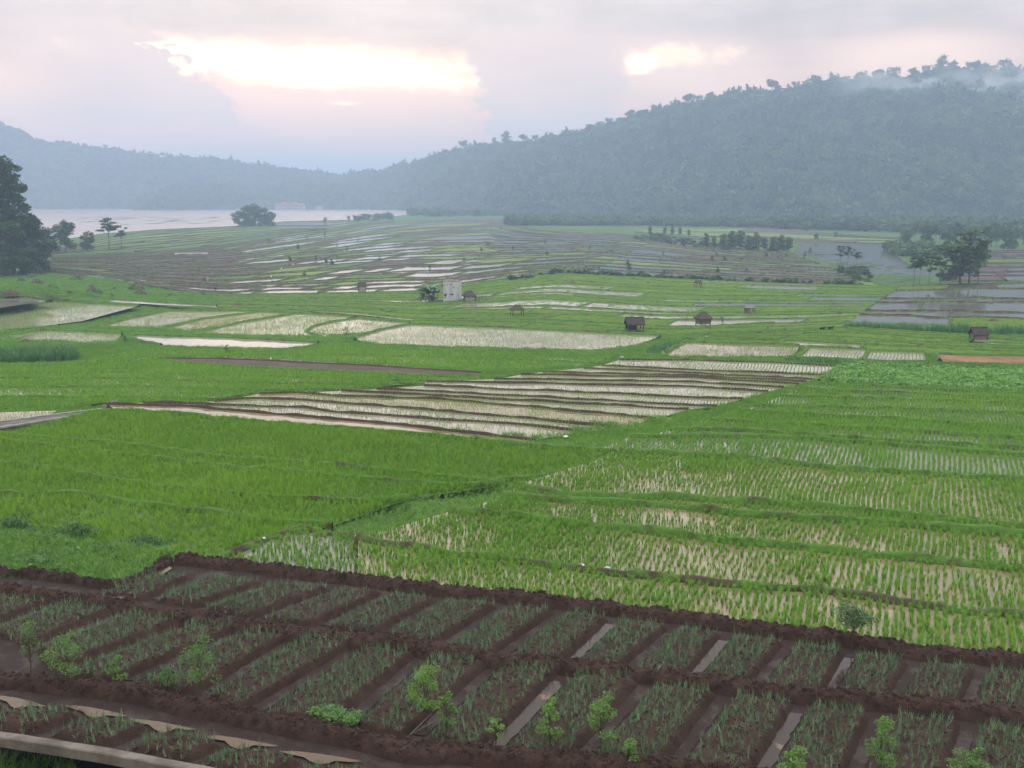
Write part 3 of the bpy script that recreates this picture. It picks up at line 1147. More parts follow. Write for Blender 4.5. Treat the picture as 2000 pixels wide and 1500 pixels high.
rp = random.Random(21)
K_ROW = [blades(rp, 17, 0.43, 0.19, 0.021, 0.15, M['rice'], 'rice_tuft', 0.045) for _ in range(6)]
K_DENSE = [blades(rp, 15, 0.46, 0.20, 0.017, 0.15, M['rice_deep'], 'rice_tuft_deep', 0.04) for _ in range(6)]
K_MIDROW = [blades(rp, 11, 0.40, 0.18, 0.036, 0.15, M['rice'], 'rice_tuft_mid', 0.06, 1) for _ in range(5)]
K_SEED = [blades(rp, 6, 0.26, 0.10, 0.022, 0.1, M['rice_young'], 'rice_seedling', 0.03, 1) for _ in range(5)]
K_PATCH = [patch(rp, 70, 0.34, 0.85, 0.09, M['rice_young'], 'rice_patch') for _ in range(4)]
K_GRASS = [blades(rp, 12, 0.30, 0.22, 0.016, 0.3, M['grass'], 'grass_tuft', 0.09) for _ in range(5)]
K_GPATCH = [patch(rp, 75, 0.34, 0.7, 0.06, M['grass'], 'grass_patch', 0.25) for _ in range(4)]
K_WEED = [blades(rp, 22, 0.34, 0.30, 0.035, 0.4, M['weed'], 'weed_tuft', 0.15) for _ in range(4)]
K_TALL = [blades(rp, 26, 1.5, 0.8, 0.035, 0.3, M['tallgrass'], 'tall_grass', 0.30, 3) for _ in range(4)]


def leafball(rnd, n, R, h, leaf, mat, name):
    """low leafy plant: broad leaves through a dome"""
    v, f = [], []
    for _ in range(n):
        a, c = rnd.uniform(0, 6.28), rnd.uniform(0.05, 1)
        r = R * math.sqrt(rnd.random())
        p = Vector((math.cos(a) * r, math.sin(a) * r, h * c * (1 - 0.5 * (r / R)**2)))
        d = Vector((rnd.gauss(0, 1), rnd.gauss(0, 1), rnd.gauss(0, 0.5))).normalized()
        u = d.cross(Vector((0, 0, 1)))
        u = u.normalized() if u.length > 0.01 else Vector((1, 0, 0))
        s = leaf * rnd.uniform(0.6, 1.2)
        i = len(v)
        v += [p, p + d * s * 0.5 + u * s * 0.3, p + d * s, p + d * s * 0.5 - u * s * 0.3]
        f.append((i, i + 1, i + 2, i + 3))
    return raw_mesh(name, v, f, mat)


K_VEG = [leafball(rp, 40, 0.42, 0.45, 0.28, M['veg'], 'vegetable_plant') for _ in range(4)]
K_HERB = [leafball(rp, 30, 0.28, 0.35, 0.14, M['weed'], 'herb') for _ in range(4)]

SC_SETS = {}


def put(setname, P, Z, sx, sz, nk, tilt=0.12):
    n = len(P)
    if n == 0:
        return
    Z = np.broadcast_to(np.asarray(Z, float), (n,))
    k = SC_SETS.setdefault(setname, dict(p=[], r=[], s=[], i=[]))
    k['p'].append(np.column_stack([P, Z]))
    k['r'].append(np.column_stack([RNG.normal(0, tilt, n), RNG.normal(0, tilt, n), RNG.random(n) * 6.283]))
    fld = 0.78 + 0.44 * gnoise(P[:, 0], P[:, 1], 0.4, 7)
    a = sx * (0.65 + 0.7 * RNG.random(n)) * fld
    k['s'].append(np.column_stack([a, a, sz * (0.62 + 0.7 * RNG.random(n)) * fld]))
    k['i'].append(RNG.integers(0, nk, n))


def rows_in(poly, az, dx, dy, jx=0.12, jy=0.3):
    """points planted in straight rows, rows running along azimuth az"""
    poly = np.asarray(poly)[:, :2]
    e1 = np.array([math.sin(az), math.cos(az)])
    e2 = np.array([math.cos(az), -math.sin(az)])
    a, b = poly @ e1, poly @ e2
    A = np.arange(a.min(), a.max(), dy)
    B = np.arange(b.min(), b.max(), dx)
    if len(A) * len(B) > 900000 or len(A) * len(B) == 0:
        return np.zeros((0, 2))
    AA, BB = np.meshgrid(A, B)
    AA = AA + (RNG.random(AA.shape) - 0.5) * dy * 2 * jy
    BB = BB + (RNG.random(BB.shape) - 0.5) * dx * 2 * jx + dx * (0.25 * np.sin(AA * 0.35 + 1.3) + 1.3 * (gnoise(AA, BB, 0.22, 5) - 0.5))
    P = AA.ravel()[:, None] * e1 + BB.ravel()[:, None] * e2
    # only what lies near the view
    ok = (np.abs(P[:, 0]) < P[:, 1] * 0.53 + 2)
    P = P[ok]
    return P[inside(P, poly)]


for c in CELLS:
    r = c['rice']
    if not r:
        continue
    z, Y, az, th = c['z'], c['Y'], c['az'] + RNG.normal(0, 0.015), c['thin']

    def thin(P, amount, sc=0.12):
        if len(P) == 0:
            return P
        g = 0.6 * gnoise(P[:, 0], P[:, 1], sc, 2) + 0.4 * gnoise(P[:, 0], P[:, 1], sc * 4, 4)
        keep = RNG.random(len(P)) > np.clip(amount + (g - 0.5) * 0.9 * (amount > 0.01), 0, 0.95)
        return P[keep]
    if r == 'rows':
        if Y < 66:
            put('row', thin(rows_in(c['poly'], az, 0.29, 0.14, 0.28, 0.5), th), z, 0.95, 0.86, 6)
        else:
            k = 1.0 if Y < 110 else 1.25
            put('midrow', thin(rows_in(c['poly'], az, 0.31 * k, 0.18 * k, 0.2), th), z, 1.0 * k, 1.0 * k, 5)
    elif r == 'dense':
        put('dense', thin(rows_in(c['poly'], az, 0.25, 0.17, 0.3), th), z, 1.05, 1.0, 6)
    elif r == 'seed':
        k = 1.0 if Y < 120 else 1.35
        put('seed', thin(rows_in(c['poly'], az, 0.32 * k, 0.26 * k), th), z, k, 1.0 * k, 5)
    elif r == 'rice_pale':
        put('seed', thin(rows_in(c['poly'], az, 0.48, 0.36), max(th, 0.1)), z, 1.35, 1.2, 5)
    elif r == 'mid':
        put('patch', rows_in(c['poly'], az, 1.25, 1.25, 0.3), z, 1.0, 0.9, 4, 0.05)
    elif r == 'mid_thin':
        put('patch', thin(rows_in(c['poly'], az, 1.6, 1.6, 0.3), 0.45, 0.05), z, 0.8, 0.6, 4, 0.05)
    elif r == 'veg':
        put('veg', rows_in(c['poly'], az, 0.75, 0.6, 0.3), z, 1.0, 1.0, 4)

# grass along the bunds
for line, w, h, z, kind, Y in BUND_PTS:
    P = np.array(line)[:, :2]
    d = np.sqrt(((P[1:] - P[:-1])**2).sum(1))
    s = np.concatenate([[0], np.cumsum(d)])
    den = (30 if Y < 70 else (9 if Y < 130 else 3)) * (1.0 if kind == 'bund_grass' else 0.7)
    n = int(s[-1] * den)
    if n < 1:
        continue
    u = RNG.random(n) * s[-1]
    X = np.interp(u, s, P[:, 0])
    Yy = np.interp(u, s, P[:, 1])
    tx = np.interp(u, s, np.gradient(P[:, 0], s + np.arange(len(s)) * 1e-6))
    ty = np.interp(u, s, np.gradient(P[:, 1], s + np.arange(len(s)) * 1e-6))
    ln = np.hypot(tx, ty) + 1e-9
    k = RNG.normal(0, 0.42, n) * w
    Q = np.column_stack([X - ty / ln * k, Yy + tx / ln * k])
    keep = (gnoise(Q[:, 0], Q[:, 1], 0.5, 6) > (0.18 if kind == 'bund_grass' else 0.42)) & (np.abs(Q[:, 0]) < Q[:, 1] * 0.53 + 2)
    Q = Q[keep]
    zz = z + h * np.clip(1 - np.abs(k[keep]) / w * 1.2, -0.3, 1) * 0.85
    put('grass', Q, zz, 0.8 if Y < 70 else 1.3, 0.6 if Y < 70 else 0.9, 5, 0.3)

# grass on all bare ground that no field covers
def cover_mask(P):
    m = np.zeros(len(P), bool)
    for c in CELLS:
        poly = np.array(c['poly'])
        mn, mx = poly.min(0)[:2], poly.max(0)[:2]
        s = np.where((P[:, 0] > mn[0]) & (P[:, 0] < mx[0]) & (P[:, 1] > mn[1]) & (P[:, 1] < mx[1]))[0]
        if len(s):
            m[s] |= inside(P[s], poly)
    return m


ONION_PX = [(-60, 1130), (240, 1165), (345, 1093), (470, 1105), (600, 1123), (700, 1134), (860, 1154), (975, 1164), (1175, 1189), (1350, 1210), (1545, 1238), (1664, 1252),
            (1790, 1276), (2060, 1297), (2060, 1600), (-60, 1600)]
ZPLOT = float(terrain(0, 32.0))
ONION_W = np.array([on_plane(x, y, ZPLOT) for x, y in ONION_PX])


def bare(y0, y1, st):
    Yv = np.arange(y0, y1, st)
    out = []
    for yy in Yv:
        xv = np.arange(-0.53 * yy - 3, 0.53 * yy + 3, st)
        out.append(np.column_stack([xv, np.full(len(xv), yy)]))
    P = np.concatenate(out)
    P = P + (RNG.random(P.shape) - 0.5) * st
    ok = ~cover_mask(P) & ~inside(P, ONION_W)
    return P[ok]


P = bare(33, 75, 0.30)
put('grass', P, terrain(P[:, 0], P[:, 1]) - 0.24, 1.2, 0.9, 5, 0.3)
P = bare(75, 170, 0.8)
put('gpatch', P, terrain(P[:, 0], P[:, 1]) - 0.26, 0.85, 0.8, 4, 0.1)
P = bare(170, 400, 1.5)
put('gpatch', P, terrain(P[:, 0], P[:, 1]) - 0.26, 1.5, 1.0, 4, 0.1)
# herbs and weeds in the rough corner on the left
rough = np.array([on_plane(x, y, ZPLOT - 0.3) for x, y in [(-60, 1035), (60, 1045), (150, 1060), (260, 1070), (345, 1080), (240, 1150), (-60, 1135)]])
P = rows_in(rough, 0.3, 0.35, 0.35, 0.5, 0.5)
g = gnoise(P[:, 0], P[:, 1], 0.7, 1)
zz = terrain(P[:, 0], P[:, 1]) - 0.05 + 0.5 * gnoise(P[:, 0], P[:, 1], 0.5, 3)
put('herb', P[g > 0.50], zz[g > 0.50], 1.5, 1.3, 4, 0.3)
put('weed', P[g < 0.42], zz[g < 0.42], 0.9, 0.8, 4, 0.3)
put('grass', rows_in(rough, 0.3, 0.16, 0.16, 0.5, 0.5), ZPLOT - 0.2, 1.3, 1.1, 5, 0.3)


def tallgrass(px, z=None, st=0.55, s=1.0):
    c = hit(sum(p[0] for p in px) / len(px), sum(p[1] for p in px) / len(px))
    zz = (c[2] - 0.05) if z is None else z
    poly = np.array([on_plane(x, y, zz) for x, y in px])
    P = rows_in(poly, 0.2, st, st, 0.5, 0.5)
    put('tall', P, zz, s, s, 4, 0.15)


tallgrass([(-20, 698), (60, 690), (140, 690), (158, 702), (120, 708), (-20, 713)], s=1.15)
tallgrass([(1650, 638), (1800, 645), (2030, 652), (2030, 656), (1800, 650), (1650, 643)], s=1.3, st=0.8)
tallgrass([(1262, 688), (1300, 672), (1352, 664), (1362, 667), (1310, 678), (1290, 696), (1262, 698)], s=0.55)
tallgrass([(1645, 714), (1830, 714), (2030, 724), (2030, 728), (1830, 719), (1645, 717)], s=0.6)
tallgrass([(1540, 700), (1660, 707), (1640, 711), (1540, 705)], s=0.45)

for setname, protos, nm, lab in (
        ('row', K_ROW, 'rice_plants', 'green tillering rice planted in rows in tan muddy water'),
        ('dense', K_DENSE, 'rice_plants', 'thick dark green rice filling the wide left paddies'),
        ('midrow', K_MIDROW, 'rice_plants', 'mid-height green rice in rows on the middle terraces'),
        ('seed', K_SEED, 'rice_seedlings', 'sparse young rice seedlings in pale flooded paddies'),
        ('patch', K_PATCH, 'rice_plants', 'light green young rice of the strips around the field huts'),
        ('grass', K_GRASS, 'grass', 'short grass on the field bunds and banks'),
        ('gpatch', K_GPATCH, 'grass', 'rough grass on banks and the grassy knoll'),
        ('veg', K_VEG, 'vegetable_leaves', 'bright green leafy vegetable crop beside the flooded terraces'),
        ('herb', K_HERB, 'herbs', 'low broadleaf herbs on the rough bank above the dark plot'),
        ('weed', K_WEED, 'weeds', 'coarse dark weeds on the rough bank above the dark plot'),
        ('tall', K_TALL, 'tall_grass', 'tall dark green fodder grass in hedges and one square patch')):
    k = SC_SETS.get(setname)
    if k:
        instancer(nm, np.concatenate(k['p']), np.concatenate(k['r']), np.concatenate(k['s']), np.concatenate(k['i']), protos, lab)
print('SCATTER', {k: sum(len(a) for a in v['p']) for k, v in SC_SETS.items()})

# ------------------------------------------------------------------ lakes
def sheet(name, px, z, mat, label, kind='structure', parent=None):
    p = dens(px, 30, 0.0)
    W = [on_plane(x, y + 0.0, z) for x, y in p]
    W = [(x + vnoise(x, y, 0.02, 5) * 0.008 * y, y + vnoise(x, y, 0.03, 9) * 0.01 * y, zz) for x, y, zz in W]
    o = mesh_obj(name, W, [tuple(range(len(W)))], mat, parent)
    if o.data.polygons[0].normal.z < 0:
        o.data.flip_normals()
    if kind:
        tag(o, label, kind=kind)
    return o


LAKE = sheet('lake', [(-300, 399), (300, 399), (900, 399), (1000, 412), (860, 415), (790, 419), (760, 425), (690, 429), (560, 432), (450, 442), (300, 448), (200, 456), (90, 472), (40, 482), (-300, 470)],
             0.16, M['lake'], 'wide pale lake below the far wooded hills')
LAGOON = sheet('lagoon', [(1560, 478), (1640, 474), (1720, 472), (1775, 480), (1742, 492), (1758, 508), (1790, 525), (1880, 535), (1960, 548), (1900, 560), (1745, 561), (1700, 546), (1650, 522), (1600, 505), (1555, 494)],
                0.17, M['lagoon'], 'grey lagoon winding between the flooded paddies on the plain')
FARCH = sheet('channel', [(1290, 419), (1510, 418), (1620, 421), (1500, 424), (1290, 423)], 0.165, M['lake'], 'narrow grey channel at the foot of the wooded hill')
# floating weed rafts on the water
rw = random.Random(5)
mbw = MB()
for reg, n, sz in (([(150, 425), (250, 420), (420, 424), (440, 436), (250, 440), (160, 434)], 70, 1.0), ([(300, 425), (690, 417), (690, 424), (480, 432), (330, 436)], 45, 0.6),
                   ([(1600, 505), (1740, 515), (1790, 545), (1760, 558), (1700, 540)], 45, 0.28), ([(1560, 490), (1620, 493), (1610, 502), (1570, 498)], 14, 0.3)):
    poly = np.array([on_plane(x, y, 0.2) for x, y in reg])
    mn, mx = poly.min(0), poly.max(0)
    k = 0
    while k < n:
        q = np.array([[rw.uniform(mn[0], mx[0]), rw.uniform(mn[1], mx[1])]])
        if not inside(q, poly)[0]:
            continue
        k += 1
        a, b = rw.uniform(3, 14) * sz, rw.uniform(3, 12) * sz
        m = 9
        pts = [(q[0, 0] + math.cos(2 * math.pi * i / m) * a * rw.uniform(0.6, 1.2), q[0, 1] + math.sin(2 * math.pi * i / m) * b * rw.uniform(0.6, 1.2), 0.26) for i in range(m)]
        pts2 = [(x, y, 0.14) for x, y, z in pts]
        mbw.add(pts + pts2, [tuple(range(m))] + [(i, i + m, (i + 1) % m + m, (i + 1) % m) for i in range(m)])
tag(mbw.build('floating_weed', M['weedmat']), 'dark green rafts of floating water weed on the lake', kind='stuff')

# ------------------------------------------------------------------ tree meshes
def crown_mesh(rnd, blobs, nleaf, leaf, mat, name, link_parent=None, flat=0.6):
    """leaf-sized faces through several uneven lobes; denser at the skin of each lobe"""
    v, f = [], []
    tot = sum(b[1] * b[1] * b[2] for b in blobs)
    for (c, rx, rz) in blobs:
        n = int(nleaf * rx * rx * rz / tot)
        sub = [(Vector((rnd.gauss(0, 1), rnd.gauss(0, 1), rnd.gauss(0, 1))).normalized(), rnd.uniform(0.7, 1.2)) for _ in range(7)]
        for _ in range(n):
            d = Vector((rnd.gauss(0, 1), rnd.gauss(0, 1), rnd.gauss(0, 0.9))).normalized()
            k = 0.75 + 0.35 * max((d.dot(s) ** 3) * w for s, w in sub)
            r = k * (rnd.random() ** 0.35)
            p = Vector((c[0] + d.x * rx * r, c[1] + d.y * rx * r, c[2] + d.z * rz * r))
            s = leaf * rnd.uniform(0.55, 1.3)
            a = Vector((rnd.gauss(0, 1), rnd.gauss(0, 1), rnd.gauss(0, flat))).normalized()
            b = a.cross(Vector((rnd.gauss(0, 0.5), rnd.gauss(0, 0.5), 1))).normalized()
            i = len(v)
            v += [p - a * s * 0.5, p + b * s * 0.32, p + a * s * 0.55, p - b * s * 0.32]
            f.append((i, i + 1, i + 2, i + 3))
    return raw_mesh(name, v, f, mat)


def limb_mesh(name, H, r0, targets, mat, lean=0.0, rnd=random, fork=0.45):
    mb = MB()
    top = Vector((lean * H, 0, H * 0.92))
    pts, rad = [], []
    for k in range(7):
        t = k / 6
        pts.append(Vector((lean * H * t * t + 0.02 * H * math.sin(t * 5), 0.012 * H * math.sin(t * 4 + 1), H * 0.92 * t - (0.3 if k == 0 else 0))))
        rad.append(r0 * (1.25 if k == 0 else 1.0) * (1 - 0.85 * t) + 0.02)
    mb.tube(pts, rad, 7)
    for (c, rx, rz) in targets:
        t = max(0.2, min(0.85, fork + 0.4 * (c[2] / H - 0.5) + rnd.uniform(-0.08, 0.08)))
        b = Vector((lean * H * t * t, 0, H * 0.92 * t))
        e = Vector(c)
        m = (b + e) / 2 + Vector((0, 0, (e - b).length * 0.10))
        mb.tube([b, m, e], [r0 * (1 - t) * 0.6 + 0.04, r0 * 0.3 + 0.02, 0.03], 5)
        for _ in range(2):
            e2 = e + Vector((rnd.uniform(-1, 1) * rx * 0.7, rnd.uniform(-1, 1) * rx * 0.7, rnd.uniform(-0.3, 0.6) * rz))
            mb.tube([m, e2], [r0 * 0.22 + 0.02, 0.02], 4)
    return raw_mesh(name, mb.v, mb.f, mat)


def lobes(rnd, kind, H):
    o = []
    if kind == 'broad':          # rounded crown from low down
        for k in range(12):
            a = k * 2.4
            z = H * rnd.uniform(0.14, 0.86)
            r = H * 0.24 * math.sqrt(max(0.12, 1 - ((z / H - 0.48) / 0.46)**2))
            o.append(((math.cos(a) * r, math.sin(a) * r, z), H * rnd.uniform(0.11, 0.17), H * rnd.uniform(0.09, 0.15)))
        o += [((0.02 * H, 0, H * 0.30), H * 0.17, H * 0.14), ((-0.02 * H, 0.02 * H, H * 0.52), H * 0.17, H * 0.14), ((0, 0, H * 0.76), H * 0.15, H * 0.13)]
    elif kind == 'tall':         # tall uneven forest tree, open top
        for k in range(26):
            t = (k + 0.5) / 26
            a = k * 2.4 + rnd.uniform(-0.4, 0.4)
            r = H * (0.17 - 0.10 * t) * rnd.uniform(0.3, 1.2)
            o.append(((math.cos(a) * r, math.sin(a) * r, H * (0.10 + 0.88 * t)), H * rnd.uniform(0.08, 0.14) * (1.15 - 0.45 * t), H * rnd.uniform(0.03, 0.06)))
    elif kind == 'umbrella':     # thin flat layers on long bare stems
        for k in range(13):
            a = k * 2.4 + rnd.uniform(-0.3, 0.3)
            z = H * rnd.uniform(0.52, 0.97)
            r = H * 0.26 * rnd.uniform(0.3, 1.0) * (1.25 - 0.45 * (z / H))
            o.append(((math.cos(a) * r, math.sin(a) * r, z), H * rnd.uniform(0.07, 0.13), H * rnd.uniform(0.025, 0.05)))
    elif kind == 'column':       # small egg-shaped tree
        for k in range(8):
            t = (k + 0.5) / 8
            a = k * 2.4
            w = math.sin(math.pi * (0.28 + 0.50 * t))
            o.append(((math.cos(a) * H * 0.10 * w, math.sin(a) * H * 0.10 * w, H * (0.22 + 0.72 * t)), H * 0.17 * w + 0.02 * H, H * 0.11))
    elif kind == 'lone':         # ball on a bare stem
        for k in range(6):
            a = k * 1.9
            o.append(((math.cos(a) * H * 0.12, math.sin(a) * H * 0.12, H * rnd.uniform(0.62, 0.88)), H * 0.17, H * 0.12))
    return o


def make_tree(name, kind, H, nleaf, leaf, mat, bark, seed, r0=None, lean=0.0):
    """a tree standing at the origin: trunk and crown"""
    rnd = random.Random(seed)
    L = lobes(rnd, kind, H)
    L = [((c[0] + lean * c[2], c[1], c[2]), a, b) for c, a, b in L]
    root = empty(name, (0, 0, 0))
    t = bpy.data.objects.new('trunk', limb_mesh('trunk', H, r0 or H * 0.016, L, M[bark], lean, rnd, 0.3 if kind in ('broad', 'column') else 0.5))
    c = bpy.data.objects.new('crown', crown_mesh(rnd, L, nleaf, leaf, M[mat], 'crown'))
    for q in (t, c):
        COL.objects.link(q)
        q.parent = root
    return root


def px_size(p):
    return math.hypot(p[0], p[1]) / 2000.0


USED = set()


def plant_tree(proto, loc, scale, rz, label, group=None, cat='tree'):
    s = scale if isinstance(scale, tuple) else (scale,) * 3
    if proto.name not in USED:
        USED.add(proto.name)
        o = proto
        o.location = loc
        o.rotation_euler = (0, 0, rz)
        o.scale = s
    else:
        o = copy_tree(proto, loc, rz, s)
    for k in ('label', 'category', 'group'):
        if k in o:
            del o[k]
    tag(o, label, cat, group)
    return o


def ground_pt(px, py):
    h = hit(px, py)
    return (h[0], h[1], h[2] - 0.28)


# tall dark trees on the left knoll
TT = [make_tree('tall_tree', 'tall', 27.0, 9500, 0.85, 'tree_dark', 'bark', s, 0.42) for s in (1, 2, 3)]
TB = [make_tree('broad_tree', 'broad', 14.0, 4200, 0.75, 'tree_dark', 'bark', s, 0.3) for s in (4, 5)]
for i, (px, py, hpx, pk, lab) in enumerate([
        (-18, 532, 205, TT[0], 'very tall dark forest tree with open feathery top above the knoll'),
        (28, 533, 203, TT[1], 'tall dark tree with layered open branches at the knoll edge'),
        (66, 530, 96, TB[0], 'rounded dark broadleaf tree below the tall trees on the knoll'),
        (10, 536, 110, TB[1], 'low dark spreading tree in front of the tall trees on the knoll'),
        (-60, 534, 190, TT[2], 'tall dark tree at the far side of the knoll clump'),
        (40, 531, 125, TB[0], 'dark bushy tree filling the middle of the knoll clump'),
        (78, 529, 62, TB[1], 'low dark bush at the outer foot of the knoll clump'), (-5, 540, 60, TB[0], 'low dark bush under the tallest knoll tree'),
        (52, 537, 58, TB[1], 'squat dark bush in front of the knoll clump')]):
    p = ground_pt(px, py)
    H = 27.0 if pk in TT else 14.0
    w = 1.15 if pk in TB else 1.0
    s = hpx * px_size(p) / H
    if pk in TB:
        p = (p[0], p[1], p[2] - 1.6 * s)
    plant_tree(pk, p, (s * w, s * w, s), i * 1.3, lab)

# smaller trees on the flat beyond the knoll
TM = [make_tree('round_tree', 'broad', 12.0, 2000, 0.9, 'tree_mid', 'bark', s) for s in (6, 7)]
TU = [make_tree('umbrella_tree', 'umbrella', 14.0, 1900, 0.8, 'tree_mid', 'bark', s, 0.16, l) for s, l in ((8, 0.0), (9, 0.06), (10, -0.07))]
for i, (px, py, hpx, wk, pk, lab) in enumerate([
        (128, 493, 65, 0.9, TM[0], 'dark round tree beside the tall knoll clump by the lake shore'),
        (100, 493, 50, 1.0, TM[1], 'low dark tree between the knoll clump and the round tree'),
        (172, 491, 42, 0.95, TM[1], 'pale bushy tree between the round tree and the umbrella tree'),
        (212, 488, 60, 1.2, TU[1], 'flat topped umbrella tree on the green terraces by the lake'),
        (238, 486, 40, 1.0, TU[2], 'small feathery tree beside the flat topped umbrella tree')]):
    p = ground_pt(px, py)
    s = hpx * px_size(p) / (12.0 if pk in TM else 14.0)
    plant_tree(pk, p, (s * wk, s * wk, s), i * 2.1, lab)

# copse on the lake shore
for i, (px, py, hpx, wk) in enumerate([(465, 441, 27, 1.3), (482, 441, 36, 1.2), (499, 441, 40, 1.2), (517, 441, 33, 1.25), (528, 441, 26, 1.2)]):
    p = ground_pt(px, py)
    s = hpx * px_size(p) / 12.0
    p = (p[0], p[1], p[2] - 1.8 * s)
    plant_tree(TM[i % 2], p, (s * wk * 1.1, s * wk * 1.1, s * 1.35), i * 1.7, 'dark green bushy tree of the lone copse on the lake shore', 'trees of the lakeside copse')

# row of egg-shaped trees on the plain
TCn = [make_tree('orchard_tree', 'column', 9.0, 900, 0.75, 'tree_mid', 'bark', s) for s in (11, 12, 13)]
for i, (px, py, hpx) in enumerate([(1269, 461, 20), (1298, 461, 19), (1313, 461, 20), (1328, 461, 18), (1345, 462, 15), (1379, 483, 28), (1394, 484, 24), (1412, 485, 30), (1428, 487, 36),
                                   (1445, 487, 38), (1462, 488, 30), (1477, 488, 34), (1492, 490, 27), (1509, 492, 31), (1525, 492, 33), (1540, 492, 30)]):
    p = ground_pt(px, py)
    s = hpx * px_size(p) / 9.0
    wk = 1.15 if px > 1400 else 0.95
    plant_tree(TCn[i % 3], p, (s * wk, s * wk, s), i * 1.1,
               'egg-shaped dark tree of the row beside the lagoon' if px > 1360 else 'small egg-shaped tree of the short row on the plain',
               'row of trees beside the lagoon' if px > 1360 else 'short row of small trees on the plain')
# trees at the lagoon
for i, (px, py, hpx, wk, pk, lab, grp) in enumerate([
        (1640, 519, 38, 1.0, TU[0], 'slender umbrella tree on the weedy spit by the lagoon', 'umbrella trees on the spit'),
        (1656, 523, 42, 0.9, TU[1], 'slender umbrella tree on the weedy spit by the lagoon', 'umbrella trees on the spit'),
        (1672, 524, 36, 1.0, TU[2], 'slender umbrella tree on the weedy spit by the lagoon', 'umbrella trees on the spit'),
        (1783, 558, 58, 0.85, TU[1], 'thin bare-stemmed umbrella tree standing in the lagoon edge', 'thin trees at the lagoon edge'),
        (1796, 558, 62, 0.8, TU[2], 'thin bare-stemmed umbrella tree standing in the lagoon edge', 'thin trees at the lagoon edge'),
        (1815, 557, 54, 0.8, TU[0], 'thin bare-stemmed umbrella tree standing in the lagoon edge', 'thin trees at the lagoon edge'),
        (1835, 557, 60, 0.9, TU[2], 'thin bare-stemmed umbrella tree standing in the lagoon edge', 'thin trees at the lagoon edge'),
        (1910, 556, 74, 0.9, TU[1], 'leaning umbrella tree behind the big leafy lagoon tree', None),
        (1876, 557, 92, 1.35, TM[0], 'big dark leafy tree between flooded fields and lagoon', None),
        (1890, 556, 97, 1.3, TU[0], 'tall spreading umbrella tree growing through the big leafy tree', None)]):
    p = ground_pt(px, py)
    s = hpx * px_size(p) / (12.0 if pk in TM else 14.0)
    plant_tree(pk, p, (s * wk, s * wk, s), i * 1.9, lab, grp)
# dark wood at the right edge of the plain
rt = random.Random(9)
for i in range(20):
    px = 1770 + i * 13.5 + rt.uniform(-5, 5)
    py = 482 + rt.uniform(-8, 8) + (6 if px > 1900 else 0)
    p = ground_pt(px, py)
    pk = TU[i % 3] if i % 3 else TM[i % 2]
    hpx = rt.uniform(32, 46)
    s = hpx * px_size(p) / (12.0 if pk in TM else 14.0)
    plant_tree(pk, p, (s * 1.1, s * 1.1, s), i * 1.3, 'tree of the dark wood behind the flooded right-hand fields', 'trees of the dark wood on the plain')
# lone trees on the plain
for i, (px, py, hpx, lab) in enumerate([(1573, 452, 18, 'dark round tree standing alone before the bare trunks'), (1594, 468, 15, 'small round tree on the yellow-green strip by the lagoon'),
                                        (1632, 464, 13, 'tiny round tree on the far yellow-green strip'), (635, 434, 12, 'tiny dark tree among far terraces near the lake'),
                                        (681, 431, 11, 'tiny tree on the spit at the lake corner'), (718, 430, 13, 'tiny palm-like tree at the lake corner')]):
    p = ground_pt(px, py)
    s = hpx * px_size(p) / 12.0
    plant_tree(TM[i % 2], p, s, i * 1.3, lab)

# row of tall bare trunks, almost leafless
def bare_tree(H, seed):
    rnd = random.Random(seed)
    root = empty('bare_tree', (0, 0, 0))
    L = [((rnd.uniform(-1, 1) * 0.9, rnd.uniform(-1, 1) * 0.9, H * rnd.uniform(0.72, 1.0)), 1.5, 0.8) for _ in range(6)]
    t = bpy.data.objects.new('trunk', limb_mesh('trunk', H, 0.35, L, M['bark'], 0, rnd, 0.7))
    c = bpy.data.objects.new('crown', crown_mesh(rnd, L, 160, 0.8, M['tree_dark'], 'crown'))
    for q in (t, c):
        COL.objects.link(q)
        q.parent = root
    return root


TBR = [bare_tree(20.0, s) for s in (1, 2)]
for i in range(13):
    px = 1512 + i * 8.2 + rt.uniform(-3, 3)
    p = ground_pt(px, 444 + rt.uniform(-3, 3))
    s = rt.uniform(22, 34) * px_size(p) / 20.0
    plant_tree(TBR[i % 2], p, s, i * 1.0, 'tall thin almost leafless tree in the bare stand before the hill', 'bare trees before the hill')

# ------------------------------------------------------------------ wooded hills
def crown_far(rnd, n, leaf, name, tall=1.0):
    return crown_mesh(rnd, [((rnd.uniform(-0.3, 0.3), rnd.uniform(-0.3, 0.3), 0.55 * tall + rnd.uniform(-0.15, 0.35)), rnd.uniform(0.38, 0.6), rnd.uniform(0.3, 0.45) * tall) for _ in range(4)],
                      n, leaf, M['tree_far'], name)


rc = random.Random(44)
K_CROWN = [crown_far(rc, 170, 0.34, 'far_crown', t) for t in (0.85, 0.95, 1.0, 1.0, 1.1)]


